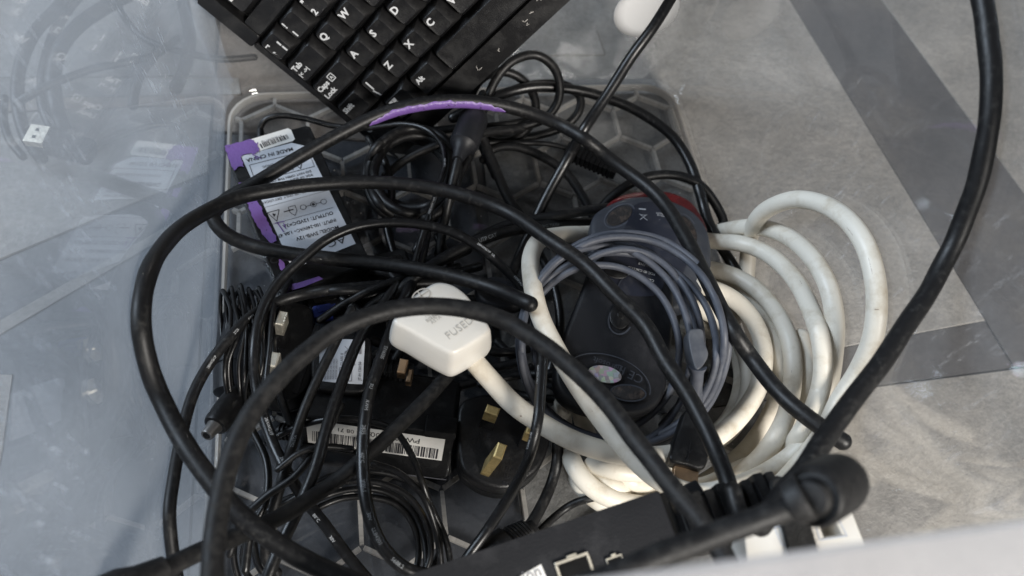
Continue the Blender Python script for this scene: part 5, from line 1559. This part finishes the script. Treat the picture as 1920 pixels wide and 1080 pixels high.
# fibres
Vf, Ff = [], []
rr = random.Random(2)
ol = closed_smooth(st, 14)
for k in range(1500):
    if k % 2:
        p = ol[rr.randrange(len(ol))]
    else:
        t = rr.random(); p = np.array([1462 + 52 * t + rr.uniform(-18, 22), 905 + 155 * t])
    b0 = at(p[0] + rr.uniform(-1, 1), p[1] + rr.uniform(-1, 1), WZ2 + .0018)
    d = np.array([rr.uniform(-1, 1), rr.uniform(-1, 1), rr.uniform(.1, 1)]); d /= np.linalg.norm(d)
    l = rr.uniform(.0006, .0020); s = np.cross(d, [rr.uniform(-1, 1), rr.uniform(-1, 1), .3]); s = s / np.linalg.norm(s) * .00005
    k0 = len(Vf); Vf += [b0 - s, b0 + s, b0 + d * l]; Ff.append((k0, k0 + 1, k0 + 2))
o = new_obj('fibres', Vf, Ff, M['fluff'], vs_); o['kind'] = 'stuff'

# ---- cables lying on the floor beyond the left wall
for w, pts, lab in (
    (24, [(140, -30, .02), (111, 11, .018), (67, 59, .016), (41, 111, .014), (32, 155, .012), (35, 205, .01), (50, 255, .006), (80, 300, .002)], 'outermost black cable loop on the floor beyond the tub, at the far left'),
    (28, [(260, -20, .02), (207, 7, .02), (148, 48, .018), (112, 96, .016), (100, 148, .014), (106, 205, .01), (122, 245, .006)], 'thick black cable loop on the floor beyond the tub, nearest the wall'),
    (19, [(160, -20, .012), (126, 22, .012), (93, 85, .01), (78, 148, .008), (79, 195, .006), (95, 240, .004)], 'black cable between two loops on the floor beyond the tub'),
    (15, [(30, 195, .02), (44, 186, .022), (93, 160, .024), (167, 131, .024), (241, 116, .022), (296, 100, .018), (335, 70, .012)], 'nearly straight black cable on the floor crossing the loops beyond the tub'),
    (13, [(215, -20, .01), (222, 10, .01), (240, 42, .01), (270, 72, .01), (315, 90, .01), (370, 104, .008), (418, 111, .006), (478, 107, .004)], 'thin black cable on the floor curling behind the back left corner'),
    (24, [(338, -20, .004), (348, 30, .004), (354, 80, .004), (345, 130, .003), (330, 165, .002)], 'black cable on the floor behind the corner of the tub'),
    (18, [(296, 95, .006), (270, 130, .006), (255, 160, .004), (248, 200, .002)], 'short dark cable hanging from the straight one beyond the tub'),
    (15, [(10, 180, .002), (6, 220, .002), (18, 262, .002), (44, 295, .002)], 'dark cable end at the left edge of the picture')):
    cable('floor_cable', 'cable', w, pts, label=lab, cat='cable', group='cables lying on the floor outside the tub')['outside'] = True
ul = thing('usb_lead', 'dark cable plug with a gold coloured metal tip beyond the left wall', 'cable plug', at(120, 262, 0))
fr, lx, ly = fr3(at(92, 238, .02), at(182, 262, .016), at(84, 272, .02)); fr = face_up(fr)
box('plug_body', fr, 0, 0, -.010, lx, ly, 0, 'charcoal', ul, r=.003, b=.001)
fg, gx, gy = fr3(at(58, 232, .021), at(94, 237, .021), at(54, 264, .021)); fg = face_up(fg)
g_ = box('metal_shell', fg, 0, 0, -.0045, gx, gy, 0, 'nickel', ul, r=.0004, b=.0002)
box('shell_window', fg, gx * .38, gy * .20, .0001, gx * .55, gy * .36, .0003, 'black', g_, r=.0001, b=.0001)
box('shell_window', fg, gx * .38, gy * .62, .0001, gx * .55, gy * .78, .0003, 'black', g_, r=.0001, b=.0001)

settle()
build_cables()

# ---- specks of dust and lint in the tub
Vd, Fd = [], []
rr = random.Random(9)
def speck(p, r):
    k0 = len(Vd)
    for a in range(5):
        t = 2 * math.pi * a / 5
        Vd.append(p + np.array([math.cos(t) * r * rr.uniform(.5, 1), math.sin(t) * r * rr.uniform(.5, 1), 0]))
    Vd.append(p + np.array([0, 0, r * .6])); Fd.extend([(k0 + a, k0 + (a + 1) % 5, k0 + 5) for a in range(5)])
for _ in range(170):
    speck(np.array([rr.uniform(TX0 + .02, TX1 - .02), rr.uniform(TY0 + .02, TY1 - .02), .0001]), rr.choice([.0002, .0003, .0003, .0005, .0007]))
o = new_obj('dust', Vd, Fd, M['dust']); o['kind'] = 'stuff'
